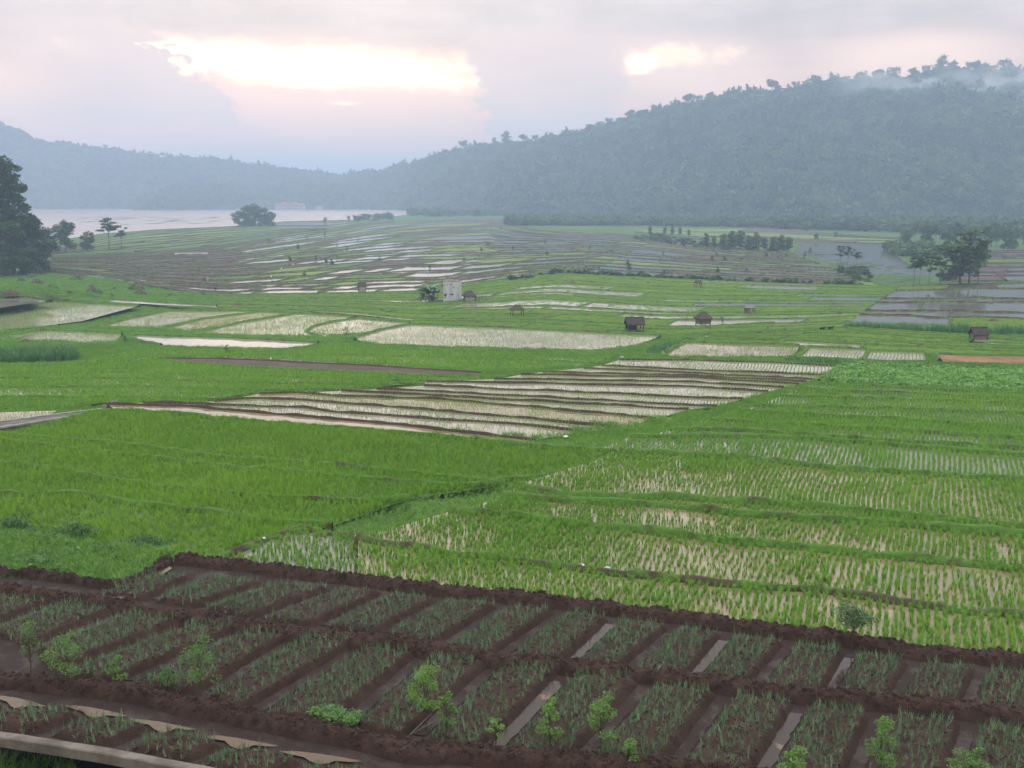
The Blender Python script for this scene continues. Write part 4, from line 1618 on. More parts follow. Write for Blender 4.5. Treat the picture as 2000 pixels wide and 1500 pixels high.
def hill(name, sil, toe, depth, label, wood_label, ncrown, size, back=1.7, power=0.85, rough=0.05, seed=0):
    """sil: crest in pixels; toe: (px, distance) of the foot; depth: metres from foot to crest"""
    sx = [p[0] for p in sil]
    sy = [p[1] for p in sil]
    tx = [p[0] for p in toe]
    td = [p[1] for p in toe]
    nx = int((sx[-1] - sx[0]) / 12) + 1
    U = np.linspace(sx[0], sx[-1], nx)
    Tt = np.concatenate([np.linspace(0, 1, 22), np.linspace(1.06, back, 8)])

    def surf(u, t):
        D0 = np.interp(u, tx, td)
        Y = D0 + depth * t
        yc = np.interp(u, sx, sy)
        Dr = D0 + depth
        zc = np.array([at_depth(a, b, c)[2] for a, b, c in zip(np.ravel(u), np.ravel(yc), np.ravel(Dr))]).reshape(np.shape(u)) - size * 0.85
        f = np.where(t <= 1, np.clip(t, 0, 1)**power, np.clip(1 - ((t - 1) / (back - 1))**2, 0, 1))
        X = (u - 1000) / 2000.0 / 0.984 * Y * 0.984 ** 0.0
        d = [ray(a, b)[0] / ray(a, b)[1] for a, b in zip(np.ravel(u), np.ravel(yc))]
        X = np.array(d).reshape(np.shape(u)) * Y
        n = (gnoise(X, Y, 1 / 170.0, seed) - 0.5) * 2 + 0.5 * (gnoise(X, Y, 1 / 70.0, seed + 1) - 0.5) * 2
        z = zc * f + n * zc * rough * np.sin(np.pi * np.clip(t, 0, 1)) * 1.6
        return X, Y, np.where(f <= 0, -0.4, z - 0.4)
    UU, TT2 = np.meshgrid(U, Tt)
    X, Y, Z = surf(UU, TT2)
    m = len(Tt)
    idx = np.arange(m * nx).reshape(m, nx)
    F = np.stack([idx[:-1, :-1].ravel(), idx[:-1, 1:].ravel(), idx[1:, 1:].ravel(), idx[1:, :-1].ravel()], 1)
    o = mesh_obj(name, np.column_stack([X.ravel(), Y.ravel(), Z.ravel()]), F, M['ground'], smooth=True)
    tag(o, label, kind='structure')
    u = sx[0] + (sx[-1] - sx[0]) * RNG.random(ncrown)
    t = RNG.random(ncrown) * 1.08
    px, py, pz = surf(u, t)
    s = size * (0.55 + 0.8 * RNG.random(ncrown) ** 1.6)
    g = gnoise(px, py, 1 / 60.0, 5)
    s = s * (0.7 + 0.6 * g)
    n = ncrown
    instancer(name + '_forest', np.column_stack([px, py, pz - s * 0.15]), np.column_stack([RNG.normal(0, 0.1, n), RNG.normal(0, 0.1, n), RNG.random(n) * 6.28]),
              np.column_stack([s, s, s * (0.85 + 0.4 * RNG.random(n))]), RNG.integers(0, len(K_CROWN), n), K_CROWN, wood_label)
    return surf


RS = hill('hill', [(470, 392), (540, 375), (620, 355), (690, 338), (760, 328), (830, 310), (900, 292), (1000, 277), (1070, 268), (1150, 252), (1230, 230), (1340, 204), (1480, 180), (1600, 162),
                   (1760, 151), (1840, 137), (1930, 140), (2000, 146), (2200, 150), (2500, 190)],
          [(470, 2760), (640, 2740), (800, 2350), (1000, 1750), (1250, 1500), (1500, 1320), (2500, 1150)], 620,
          'large wooded hill rising behind the plain to a cloudy crest', 'dense hazy forest covering the large hill', 15000, 15.0, rough=0.11, seed=1)
LS = hill('far_hill', [(-400, 215), (-250, 215), (-100, 225), (0, 240), (60, 268), (100, 281), (200, 291), (300, 305), (400, 311), (500, 323), (600, 333), (680, 343), (760, 352), (900, 365), (1100, 372)],
          [(-400, 2600), (100, 2650), (600, 2800), (1100, 2900)], 500, 'distant wooded ridge sloping down beyond the lake', 'hazy forest on the distant ridge', 14000, 15.0, seed=3)
PS = hill('promontory', [(270, 402), (300, 378), (340, 366), (400, 366), (450, 364), (480, 372), (540, 366), (600, 362), (660, 360), (720, 372), (760, 400)],
          [(270, 2400), (500, 2580), (760, 2580)], 140, 'low wooded promontory reaching into the lake', 'trees of the low promontory in the lake', 1100, 17.0, 1.8, 0.5, seed=5)

# single trees that break the crest line
TR = [make_tree('crest_tree', k, 20.0, 420, 2.2, 'tree_far', 'bark', s, 0.3) for k, s in (('lone', 31), ('lone', 32), ('column', 33), ('tall', 34), ('umbrella', 35), ('broad', 36))]
crest = [(905, 20, 1), (965, 16, 3), (988, 26, 2), (1022, 17, 0), (1045, 12, 1), (1152, 14, 1), (1188, 16, 5), (1210, 12, 0), (1230, 22, 0), (1262, 14, 2), (1282, 18, 5), (1305, 14, 5), (1345, 26, 1),
         (1362, 20, 5), (1390, 22, 0), (1432, 14, 3), (1462, 18, 2), (1508, 26, 1), (1520, 14, 0), (1555, 16, 5), (1592, 24, 0), (1628, 18, 1), (1684, 22, 5), (1715, 24, 1), (1744, 26, 5),
         (1785, 20, 0), (1812, 20, 5), (1838, 32, 2), (1862, 22, 2), (1905, 24, 1), (1935, 18, 5), (1960, 30, 5), (1977, 24, 0), (1890, 20, 3), (1655, 16, 5), (1410, 14, 5), (1325, 15, 3)]
for i, (px, hpx, k) in enumerate(crest):
    x, y, z = RS(np.array([float(px)]), np.array([1.0]))
    p = (float(x[0]), float(y[0]), float(z[0]) - 1)
    s = (hpx + 9) * px_size(p) / 20.0
    plant_tree(TR[k], p, (s * 1.25, s * 1.25, s), i * 1.7, 'single tree standing out on the crest of the wooded hill', 'trees breaking the hill crest')
for i, (px, hpx) in enumerate([(112, 8), (135, 9), (165, 7), (205, 9), (222, 8), (262, 8), (292, 8), (318, 9), (335, 7), (425, 6), (520, 5)]):
    x, y, z = LS(np.array([float(px)]), np.array([1.0]))
    p = (float(x[0]), float(y[0]), float(z[0]) + 4)
    s = (hpx + 6) * px_size(p) / 20.0
    plant_tree(TR[[5, 0, 2][i % 3]], p, (s * 1.3, s * 1.3, s), i * 1.7, 'tree standing out on the distant ridge beyond the lake', 'trees breaking the distant ridge')

# shrub plantation between the plain and the hill: a long low belt
def belt(name, px, z, n, s, label, kinds=None):
    poly = np.array([on_plane(x, y, z) for x, y in px])
    mn, mx = poly.min(0), poly.max(0)
    q = np.column_stack([mn[0] + (mx[0] - mn[0]) * RNG.random(n), mn[1] + (mx[1] - mn[1]) * RNG.random(n)])
    q = q[inside(q, poly)]
    n = len(q)
    sc = s * (0.6 + 0.7 * RNG.random(n))
    instancer(name, np.column_stack([q, np.full(n, z - 0.2)]), np.column_stack([np.zeros(n), np.zeros(n), RNG.random(n) * 6.28]), np.column_stack([sc * 1.4, sc * 1.4, sc]),
              RNG.integers(0, len(K_CROWN), n), K_CROWN, label)


belt('shrub_belt', [(992, 441), (990, 422), (1100, 419), (1300, 424), (1510, 424), (1510, 445), (1250, 441)], 0.15, 9000, 5.5, 'long low belt of shrubs between the plain and the hill')
belt('shrub_belt', [(1500, 448), (1500, 428), (1780, 432), (1990, 440), (2050, 440), (2050, 470), (1780, 456), (1640, 450)], 0.15, 2600, 7.5, 'scrub at the foot of the large hill behind the bare trees')
belt('bank_scrub', [(800, 424), (800, 416), (1000, 414), (1000, 422)], 0.15, 500, 8.0, 'dark scrub on the shore between lake and hill')
belt('lagoon_scrub', [(1625, 524), (1690, 522), (1705, 548), (1680, 552), (1640, 535)], 0.2, 150, 1.3, 'weedy scrub on the spit in the lagoon')
belt('lagoon_scrub', [(1725, 482), (1790, 478), (1850, 500), (1790, 508), (1740, 496)], 0.2, 260, 4.0, 'scrub on the tongue of land across the lagoon')
belt('roadside_scrub', [(1240, 468), (1280, 458), (1380, 478), (1550, 488), (1540, 496), (1380, 486)], 0.2, 420, 2.0, 'pale scrub under the egg-shaped tree rows')

# ------------------------------------------------------------------ what a pixel touches: a field sheet or the bare ground
def place(px, py):
    d = ray(px, py)
    best = None
    for c in CELLS:
        t = (c['z'] - CAMZ) / d[2]
        if t <= 0:
            continue
        q = np.array([[d[0] * t, d[1] * t]])
        poly = np.array(c['poly'])
        if q[0, 0] < poly[:, 0].min() or q[0, 0] > poly[:, 0].max() or q[0, 1] < poly[:, 1].min() or q[0, 1] > poly[:, 1].max():
            continue
        if inside(q, poly)[0] and (best is None or t < best[0]):
            best = (t, (d[0] * t, d[1] * t, c['z']))
    h = ground_pt(px, py)
    if best is None or best[1][1] > h[1] + 25:
        return h
    return best[1]


# ------------------------------------------------------------------ foreground: raised onion beds
ZR = [c['z'] for c in ROWC]
PLOT = ROWC[0]['obj']


def clod(x, y, s=0):
    return (0.050 * mnoise.noise(Vector((x * 3.1, y * 3.1, s))) + 0.040 * mnoise.noise(Vector((x * 7.5, y * 7.5, s + 3)))
            + 0.034 * abs(mnoise.noise(Vector((x * 15.0, y * 15.0, s + 5)))))


BEDTOP = []


def bed(a0, a1, b0, b1, z, par, H=0.34, seed=0, left=0.20):
    """a0,a1: far and near end of the left trench; b0,b1: of the right trench (world xy)"""
    a0, a1, b0, b1 = [Vector(p[:2]) for p in (a0, a1, b0, b1)]
    wid = ((b0 - a0).length + (b1 - a1).length) / 2
    lng = ((a1 - a0).length + (b1 - b0).length) / 2
    ns = max(10, int(wid / 0.065))
    nt = max(14, int(lng / 0.075))
    V, F = [], []
    for j in range(nt + 1):
        t = j / nt
        L = a0.lerp(a1, t)
        R = b0.lerp(b1, t)
        ends = min(1.0, t * lng / 0.30, (1 - t) * lng / 0.30)
        for i in range(ns + 1):
            s = left + (1.0 - left - 0.02) * i / ns
            p = L.lerp(R, s)
            up = min(1.0, max(0.0, (s - left) / 0.20))
            dn = min(1.0, max(0.0, (0.985 - s) / 0.115))
            k = min(up, dn, max(0.0, ends))
            k = k * k * (3 - 2 * k)
            lip = 0.05 * math.exp(-((s - 0.84) / 0.05)**2)
            c = clod(p.x, p.y, seed)
            h = -0.06 + (H + lip + 0.03 * mnoise.noise(Vector((p.x * 0.9, p.y * 0.9, seed)))) * k + c * (0.35 + 0.65 * k)
            dx = 0.035 * mnoise.noise(Vector((p.x * 5, p.y * 5, 8.0)))
            V.append((p.x + dx, p.y + dx * 0.7, z + h))
            if left + 0.08 < s < 0.88 and 0.03 < t < 0.97:
                BEDTOP.append((p.x, p.y, z + h))
    w = ns + 1
    for j in range(nt):
        for i in range(ns):
            F.append((j * w + i, (j + 1) * w + i, (j + 1) * w + i + 1, j * w + i + 1))
    o = mesh_obj('onion_bed', V, F, M['soil'], par, smooth=True)
    if o.data.polygons[len(F) // 2].normal.z < 0:
        o.data.flip_normals()
    return o


TR1 = [(250, 1128, 190, 1160), (378, 1136, 300, 1172), (515, 1147, 400, 1186), (640, 1160, 515, 1206), (744, 1168, 632, 1222), (846, 1184, 751, 1236), (968, 1194, 867, 1258), (1080, 1206, 975, 1278),
       (1187, 1220, 1117, 1288), (1303, 1238, 1222, 1306), (1408, 1252, 1350, 1322), (1531, 1268, 1470, 1338), (1653, 1286, 1614, 1356), (1776, 1305, 1740, 1366), (1909, 1318, 1876, 1386),
       (2035, 1334, 2015, 1404), (2150, 1345, 2140, 1415)]
TR2 = [(-30, 1172, -140, 1215), (98, 1187, -20, 1230), (220, 1205, 80, 1262), (343, 1231, 130, 1312), (451, 1243, 250, 1330), (556, 1259, 410, 1348), (678, 1276, 492, 1388), (804, 1297, 680, 1404),
       (945, 1317, 812, 1436), (1084, 1332, 960, 1462), (1243, 1353, 1130, 1480), (1398, 1374, 1310, 1494), (1550, 1394, 1478, 1512), (1703, 1412, 1655, 1522), (1881, 1430, 1850, 1540), (2050, 1452, 2040, 1560)]
TR3 = [(-80, 1362, -170, 1404), (35, 1375, -55, 1420), (190, 1395, 70, 1440), (325, 1420, 225, 1464), (465, 1454, 370, 1496), (615, 1484, 520, 1540), (770, 1512, 680, 1590), (930, 1530, 860, 1610)]
k = 0
for row, tr in enumerate((TR1, TR2, TR3)):
    par = ROWC[row]['obj']
    for i in range(len(tr) - 1):
        a, b = tr[i], tr[i + 1]
        z = ZR[row]
        a, b = [(q[0] + (q[0] - q[2]) * (0.14, 0.14, -0.12)[row], q[1] + (q[1] - q[3]) * (0.14, 0.14, -0.12)[row], q[2] + (q[2] - q[0]) * ext, q[3] + (q[3] - q[1]) * ext) for q in (a, b) for ext in ((0.16, 0.16, 0.0)[row],)]
        bed(on_plane(a[0], a[1], z), on_plane(a[2], a[3], z), on_plane(b[0], b[1], z), on_plane(b[2], b[3], z), z, par, (0.26, 0.27, 0.26)[row], k, (0.05 if (row == 0 and i < 6) or (row == 1 and i < 4) else 0.12) if row < 2 else 0.06)
        k += 1
    # water or wet mud in the trenches
    for i in range(len(tr) - 1):
        if row == 2:
            continue
        wet = i in ((8, 10, 12) if row == 0 else (9, 12))
        a, b = [Vector(on_plane(q[0], q[1], z)) for q in (tr[i], tr[i + 1])]
        a2, b2 = [Vector(on_plane(q[2], q[3], z)) for q in (tr[i], tr[i + 1])]
        V, m = [], 14
        for q in range(m + 1):
            l, r = a.lerp(a2, q / m), b.lerp(b2, q / m)
            j0 = 0.03 * mnoise.noise(Vector((q * 0.7, i, row)))
            j1 = 0.04 * mnoise.noise(Vector((q * 0.7, i, row + 7)))
            V += [l.lerp(r, -0.04 + j0) + Vector((0, 0, 0.03)), l.lerp(r, 0.125 + j1) + Vector((0, 0, 0.03))]
        o = mesh_obj('trench_water' if wet else 'trench_mud', V, [(2 * q, 2 * q + 1, 2 * q + 3, 2 * q + 2) for q in range(m)], M['water_mix' if wet else 'trench_mud'], par)
        if o.data.polygons[0].normal.z < 0:
            o.data.flip_normals()


RIDGE = []


def soil_ridge(px, z, w, h, par, name='soil_ridge', shift=0.0, seed=0, mat='soil'):
    P = np.array([on_plane(x, y, z) for x, y in px])[:, :2]
    d = np.sqrt(((P[1:] - P[:-1])**2).sum(1))
    s = np.concatenate([[0], np.cumsum(d)])
    n = int(s[-1] / 0.075)
    u = np.linspace(0, s[-1], n)
    X, Y = np.interp(u, s, P[:, 0]), np.interp(u, s, P[:, 1])
    k = np.ones(9) / 9
    Xp = np.convolve(np.pad(X, 4, 'edge'), k, 'valid')
    Yp = np.convolve(np.pad(Y, 4, 'edge'), k, 'valid')
    tx, ty = np.gradient(Xp), np.gradient(Yp)
    ln = np.hypot(tx, ty) + 1e-9
    m = 15
    V, F = [], []
    for i in range(n):
        wi = w * (0.85 + 0.35 * mnoise.noise(Vector((u[i] * 0.7, seed, 1.0))))
        hi = h * (1.0 + 0.35 * mnoise.noise(Vector((u[i] * 0.9, seed, 4.0))))
        for j in range(m):
            q = (j / (m - 1) - 0.5) * 2
            x = Xp[i] - ty[i] / ln[i] * (q * wi * 0.5 + shift)
            y = Yp[i] + tx[i] / ln[i] * (q * wi * 0.5 + shift)
            e = max(0.0, 1 - abs(q) ** 3.0)
            dx = 0.04 * mnoise.noise(Vector((x * 5, y * 5, 2.0)))
            V.append((x + dx, y + dx, z - 0.10 + (hi + 0.10) * e + clod(x, y, seed) * (0.5 + 2.0 * e)))
            if 1 < j < m - 2:
                RIDGE.append(V[-1])
    for i in range(n - 1):
        for j in range(m - 1):
            F.append((i * m + j, (i + 1) * m + j, (i + 1) * m + j + 1, i * m + j + 1))
    o = mesh_obj(name, V, F, M[mat], par, smooth=True)
    if o.data.polygons[len(F) // 2].normal.z < 0:
        o.data.flip_normals()
    return o


sr = lambda L, dy: [(x, y + dy) for x, y in L]
soil_ridge(sr([p for p in R1 if p[0] >= 345], 0), ZR[0], 1.15, 0.30, PLOT, seed=1)
soil_ridge([(330, 1098), (300, 1120), (262, 1140), (215, 1150), (120, 1132), (-60, 1116)], ZR[0], 0.7, 0.26, PLOT, seed=5)
soil_ridge(sr(R2, -2), ZR[1], 1.1, 0.32, ROWC[1]['obj'], seed=2)
soil_ridge(sr(R3, 0), ZR[2], 1.0, 0.32, ROWC[2]['obj'], seed=3)
# orange silty pools at the heads of the trenches below the third ridge
for q, (cx, cy) in enumerate(((30, 1370), (180, 1389), (312, 1416), (462, 1448), (618, 1478))):
    pp = [(-58, -11), (-30, -11), (0, -7), (40, 1), (72, 9), (52, 10), (30, 7), (18, 12), (4, 15), (-10, 9), (-20, 0), (-44, -6)]
    W = [on_plane(cx + x * (0.85 + 0.1 * q), cy + y + 2.0 * vnoise(cx + x, cy + y, 0.11, q), ZR[2] + 0.055) for x, y in pp]
    o = mesh_obj('silt_pool', W, [tuple(range(len(W)))], M['water_orange'], ROWC[2]['obj'])
    if o.data.polygons[0].normal.z < 0:
        o.data.flip_normals()
W = [on_plane(x, y, ZR[0] + 0.10) for x, y in [(228, 1166), (262, 1143), (305, 1118), (330, 1106), (336, 1110), (310, 1126), (275, 1148), (240, 1170)]]
o = mesh_obj('ditch_water', W, [tuple(range(len(W)))], M['water_orange'], PLOT)
if o.data.polygons[0].normal.z < 0:
    o.data.flip_normals()

# onion plants: the largest ones singly, the rest together
def onion_mesh(rnd, name):
    v, f = [], []
    for _ in range(rnd.randint(3, 6)):
        a = rnd.uniform(0, 6.28)
        h = rnd.uniform(0.14, 0.36)
        L = rnd.uniform(0.02, 0.15)
        w = rnd.uniform(0.0055, 0.0085)
        x0, y0 = rnd.uniform(-0.025, 0.025), rnd.uniform(-0.025, 0.025)
        pts = [(x0 + math.cos(a) * L * t**1.7, y0 + math.sin(a) * L * t**1.7, h * t - (0.08 * t * t if L > 0.1 else 0)) for t in (0, 0.5, 1.0)]
        i = len(v)
        for q, (x, y, z) in enumerate(pts[:2]):
            for k in range(3):
                b = a + k * 2.094
                v.append((x + math.cos(b) * w * (1 - 0.25 * q), y + math.sin(b) * w * (1 - 0.25 * q), z))
        v.append(pts[2])
        for k in range(3):
            n = (k + 1) % 3
            f.append((i + k, i + n, i + 3 + n, i + 3 + k))
            f.append((i + 3 + k, i + 3 + n, i + 6))
    return raw_mesh(name, v, f, M['onion'])


ro = random.Random(77)
K_ONION = [onion_mesh(ro, 'onion_plant') for _ in range(8)]
BT = np.array(BEDTOP)
g0 = {}
for p in BT:
    key = (int(p[0] / 0.15), int(p[1] / 0.175))
    if key not in g0:
        g0[key] = p
pts = np.array(list(g0.values()))
pts = pts + np.column_stack([(RNG.random((len(pts), 2)) - 0.5) * 0.10, np.full(len(pts), -0.02)])
dens_n = gnoise(pts[:, 0], pts[:, 1], 0.9, 3)
pts = pts[RNG.random(len(pts)) < 0.45 + 0.5 * dens_n]
# inside the picture only
vis = []
for p in pts:
    dy = p[1] * CP - (p[2] - CAMZ) * SP
    uu = 1000 + 2000 * p[0] / dy
    vv = 750 - 2000 * (p[1] * SP + (p[2] - CAMZ) * CP) / dy
    vis.append((-30 < uu < 2030) and vv < 1520)
pts = pts[np.array(vis)]
order = np.argsort(pts[:, 1])
near, rest = pts[order[:290]], pts[order[290:]]
for i, p in enumerate(near):
    o = bpy.data.objects.new('onion_plant', K_ONION[i % 8])
    COL.objects.link(o)
    o.location = p
    o.rotation_euler = (RNG.normal(0, 0.1), RNG.normal(0, 0.1), RNG.random() * 6.28)
    o.scale = (1.0, 1.0, 0.8 + 0.5 * RNG.random())
    tag(o, 'young green onion plant on the dark beds nearest the concrete wall', 'onion plant', 'onion plants on the nearest dark beds')
n = len(rest)
s1 = 0.85 + 0.4 * RNG.random(n)
instancer('onion_plants', rest, np.column_stack([RNG.normal(0, 0.12, n), RNG.normal(0, 0.12, n), RNG.random(n) * 6.28]), np.column_stack([s1, s1, s1 * (0.75 + 0.5 * RNG.random(n))]),
          RNG.integers(0, 8, n), K_ONION, 'rows of young onion plants on the dark raised beds')
print('ONIONS', len(pts))

# crumbs of soil and small bright scraps on the beds
mbc = MB()
RD = np.array(RIDGE)
for q in range(16000):
    if q < 8000:
        p = BT[RNG.integers(0, len(BT))]
        s = 0.015 + 0.045 * RNG.random() ** 2
    else:
        p = RD[RNG.integers(0, len(RD))]
        s = 0.02 + 0.075 * RNG.random() ** 2.5
    a = RNG.random() * 6.28
    n = 5
    low = [(p[0] + s * math.cos(a + 6.283 * k2 / n) * RNG.uniform(0.7, 1.2), p[1] + s * math.sin(a + 6.283 * k2 / n) * RNG.uniform(0.7, 1.2), p[2] - 0.02) for k2 in range(n)]
    top = [(p[0] + (x - p[0]) * 0.6, p[1] + (y - p[1]) * 0.6, p[2] + s * RNG.uniform(0.4, 0.8)) for x, y, zz in low]
    mbc.add(low + top, [(k2, (k2 + 1) % n, n + (k2 + 1) % n, n + k2) for k2 in range(n)] + [tuple(range(n, 2 * n))])
tag(mbc.build('soil_crumbs', M['soil']), 'crumbs of dark soil scattered over the beds', kind='stuff')

# ------------------------------------------------------------------ concrete wall of the canal
def wall_along(name, px, z, w, h, mat, label, cat, lip=0.0):
    P = [Vector(on_plane(x, y, z)) for x, y in px]
    mb = MB()
    V, F = [], []
    L = []
    for i in range(len(P) - 1):
        n = max(1, int((P[i + 1] - P[i]).length / 0.35))
        for k2 in range(n):
            L.append(P[i].lerp(P[i + 1], k2 / n))
    L.append(P[-1])
    for i, p in enumerate(L):
        d = (L[min(i + 1, len(L) - 1)] - L[max(i - 1, 0)]).normalized()
        nn = Vector((-d.y, d.x, 0))
        j = [0.012 * mnoise.noise(Vector((p.x * 2.3, p.y * 2.3, q))) for q in range(4)]
        V += [p - nn * (w / 2 + j[0]) - Vector((0, 0, h)), p - nn * (w / 2 + j[0]) + Vector((0, 0, -0.03 + j[2])), p - nn * (w / 2 - 0.03) + Vector((0, 0, j[2])),
              p + nn * (w / 2 - 0.03) + Vector((0, 0, j[3])), p + nn * (w / 2 + j[1]) + Vector((0, 0, -0.03 + j[3])), p + nn * (w / 2 + j[1]) - Vector((0, 0, h))]
    for i in range(len(L) - 1):
        for k2 in range(5):
            F.append((i * 6 + k2, (i + 1) * 6 + k2, (i + 1) * 6 + k2 + 1, i * 6 + k2 + 1))
    F.append((0, 1, 2, 3, 4, 5))
    F.append(tuple((len(L) - 1) * 6 + q for q in range(5, -1, -1)))
    o = mesh_obj(name, V, F, M[mat])
    tag(o, label, cat)
    return o


wall_along('canal_wall', WALLPX, ZR[2] + 0.22, 0.30, 0.30, 'concrete_old', 'long weathered concrete canal wall beside the dark onion beds', 'wall')
P = rows_in(np.array([on_plane(x, y, ZR[2] - 1.7) for x, y in [(-60, 1490), (150, 1500), (150, 1580), (-60, 1580)]]), 0.3, 0.3, 0.3, 0.5, 0.5)
n = len(P)
if n:
    instancer('canal_grass', np.column_stack([P, np.full(n, ZR[2] - 1.7)]), np.column_stack([RNG.normal(0, 0.2, n), RNG.normal(0, 0.2, n), RNG.random(n) * 6.28]),
              np.ones((n, 3)) * 2.2, RNG.integers(0, 5, n), K_GRASS, 'grass growing up out of the dark canal')

# ------------------------------------------------------------------ young shrubs between the beds
def sapling(px, py, hpx, wpx, z, label, nleaf=360, seed=0, mat='shrub', leaf=0.075, ball=False, name='sapling'):
    rnd = random.Random(seed)
    b = on_plane(px, py, z)
    u = px_size(b)
    H, Wd = hpx * u, wpx * u
    root = empty(name, b)
    mb = MB()
    tips = []
    n = 9 if not ball else 8
    for k2 in range(n):
        a = k2 * 2.4 + rnd.uniform(-0.5, 0.5)
        t = 0.30 + 0.70 * (k2 + rnd.random()) / n
        if ball:
            t = 0.45 + 0.5 * rnd.random()
        r = Wd * 0.5 * rnd.uniform(0.35, 0.9) * (1.0 if ball else (1.15 - 0.6 * t))
        e = Vector((math.cos(a) * r, math.sin(a) * r, H * t))
        s = Vector((0, 0, H * t * 0.45))
        mb.tube([s, s.lerp(e, 0.5) + Vector((0, 0, 0.04 * H)), e], [0.012, 0.008, 0.004], 4)
        tips.append(e)
    mb.tube([(0, 0, -0.15), (0.02 * H, 0.01, H * 0.35), (-0.01, 0.02 * H, H * 0.8)], [0.02, 0.015, 0.006], 5)
    st = mb.build('stem', M['stem'], root)
    L = [((e.x, e.y, e.z), Wd * rnd.uniform(0.14, 0.28), H * rnd.uniform(0.06, 0.13)) for e in tips]
    L.append(((0, 0, H * 0.9), Wd * 0.16, H * 0.12))
    if ball:
        L.append(((0, 0, H * 0.66), Wd * 0.36, H * 0.28))
    c = bpy.data.objects.new('foliage', crown_mesh(rnd, L, nleaf, leaf, M[mat], 'foliage', flat=0.8))
    COL.objects.link(c)
    c.parent = root
    tag(root, label, 'shrub')
    return root


zb = ZR[1] + 0.15
SH = [
    (60, 1312, 95, 46, zb, 'slim bright green sapling on the beds left of the bushier pair', 220),
    (132, 1348, 118, 74, zb, 'bushy bright green sapling with a broad top beside the slim one', 520),
    (226, 1340, 56, 44, zb, 'small low bright shrub between two taller saplings', 240),
    (328, 1352, 52, 44, zb, 'small pale shrub at the foot of the forked sapling', 200),
    (394, 1368, 130, 92, zb, 'tall forked bright green sapling standing among onion rows', 560),
    (832, 1418, 138, 84, zb, 'tall dense green shrub with pale leaning stems at its foot', 760),
    (872, 1440, 100, 50, zb, 'slender shrub with yellowing leaves beside the tall dense one', 260),
    (968, 1452, 56, 44, zb, 'tiny sprouting shrub between the onion beds', 140),
    (1072, 1462, 112, 58, zb, 'upright leafy sapling left of the similar twin', 400),
    (1172, 1472, 128, 78, zb, 'leafy twin sapling with a wide open crown', 500),
    (1228, 1500, 62, 52, zb, 'low leafy shrub at the near end of a bed', 220),
    (1545, 1540, 84, 76, zb, 'low dark leafy shrub rising from the wet trench', 380),
    (1716, 1530, 132, 68, zb, 'tall narrow bright sapling beside the lowest trench', 460),
    (1892, 1545, 84, 84, zb, 'broad leafy shrub at the end of the dark plot', 420)]
for i, (px, py, hp, wp, z, lab, nl) in enumerate(SH):
    sapling(px, py, hp, wp, z, lab, int(nl * 2.4), 50 + i, leaf=0.062)
sapling(1664, 1258, 82, 78, ZR[0] + 0.25, 'round dense little tree growing on the dark soil ridge by the rice', 2200, 91, 'tree_mid', 0.075, True, 'small_tree')
# leaning cut stems by the tall shrub
e = empty('leaning_stakes', on_plane(800, 1432, zb))
for q in ((0.55, 0.5), (0.75, 0.75), (0.95, 0.45)):
    m = MB()
    m.tube([(0, 0, -0.05), (q[0] * 0.35, 0.1, 0.22 * q[1]), (q[0] * 0.8, 0.25, 0.62 * q[1])], [0.012, 0.011, 0.008], 5)
    m.build('stake', M['boards'], e)
tag(e, 'pale thin stakes leaning out of the bed below the tall shrub', 'stakes')
P = rows_in(np.array([on_plane(x, y, zb) for x, y in [(588, 1402), (640, 1392), (700, 1408), (690, 1424), (640, 1420)]]), 0.3, 0.13, 0.13, 0.5, 0.5)
n = len(P)
K_LOW = [leafball(rp, 26, 0.12, 0.26, 0.09, M['shrub'], 'low_leaves') for _ in range(4)]
instancer('low_greens', np.column_stack([P, np.full(n, zb + 0.12)]), np.column_stack([np.zeros(n), np.zeros(n), RNG.random(n) * 6.28]), np.ones((n, 3)), RNG.integers(0, 4, n), K_LOW,
          'patch of bright low greens on a dark bed')
P = rows_in(np.array([on_plane(x, y, zb) for x, y in [(0, 1300), (420, 1340), (420, 1400), (0, 1330)]]), 0.3, 0.5, 0.5, 0.5, 0.5)

# ------------------------------------------------------------------ scraps of plastic
def scrap(loc, s, mat, label, seed):
    rnd = random.Random(seed)
    n = 7
    v = [(0, 0, s * 0.5)] + [(math.cos(6.283 * i / n) * s * rnd.uniform(0.5, 1.1), math.sin(6.283 * i / n) * s * rnd.uniform(0.5, 1.1), s * rnd.uniform(-0.05, 0.4)) for i in range(n)]
    v += [(x * 0.6, y * 0.6, -0.02) for x, y, z in v[1:]]
    f = [(0, 1 + i, 1 + (i + 1) % n) for i in range(n)] + [(1 + i, 1 + n + i, 1 + n + (i + 1) % n, 1 + (i + 1) % n) for i in range(n)]
    o = mesh_obj('plastic_scrap', v, f, M[mat])
    o.location = loc
    tag(o, label, 'litter', 'scraps of plastic')


def up(p, d):
    return (p[0], p[1], p[2] + d)


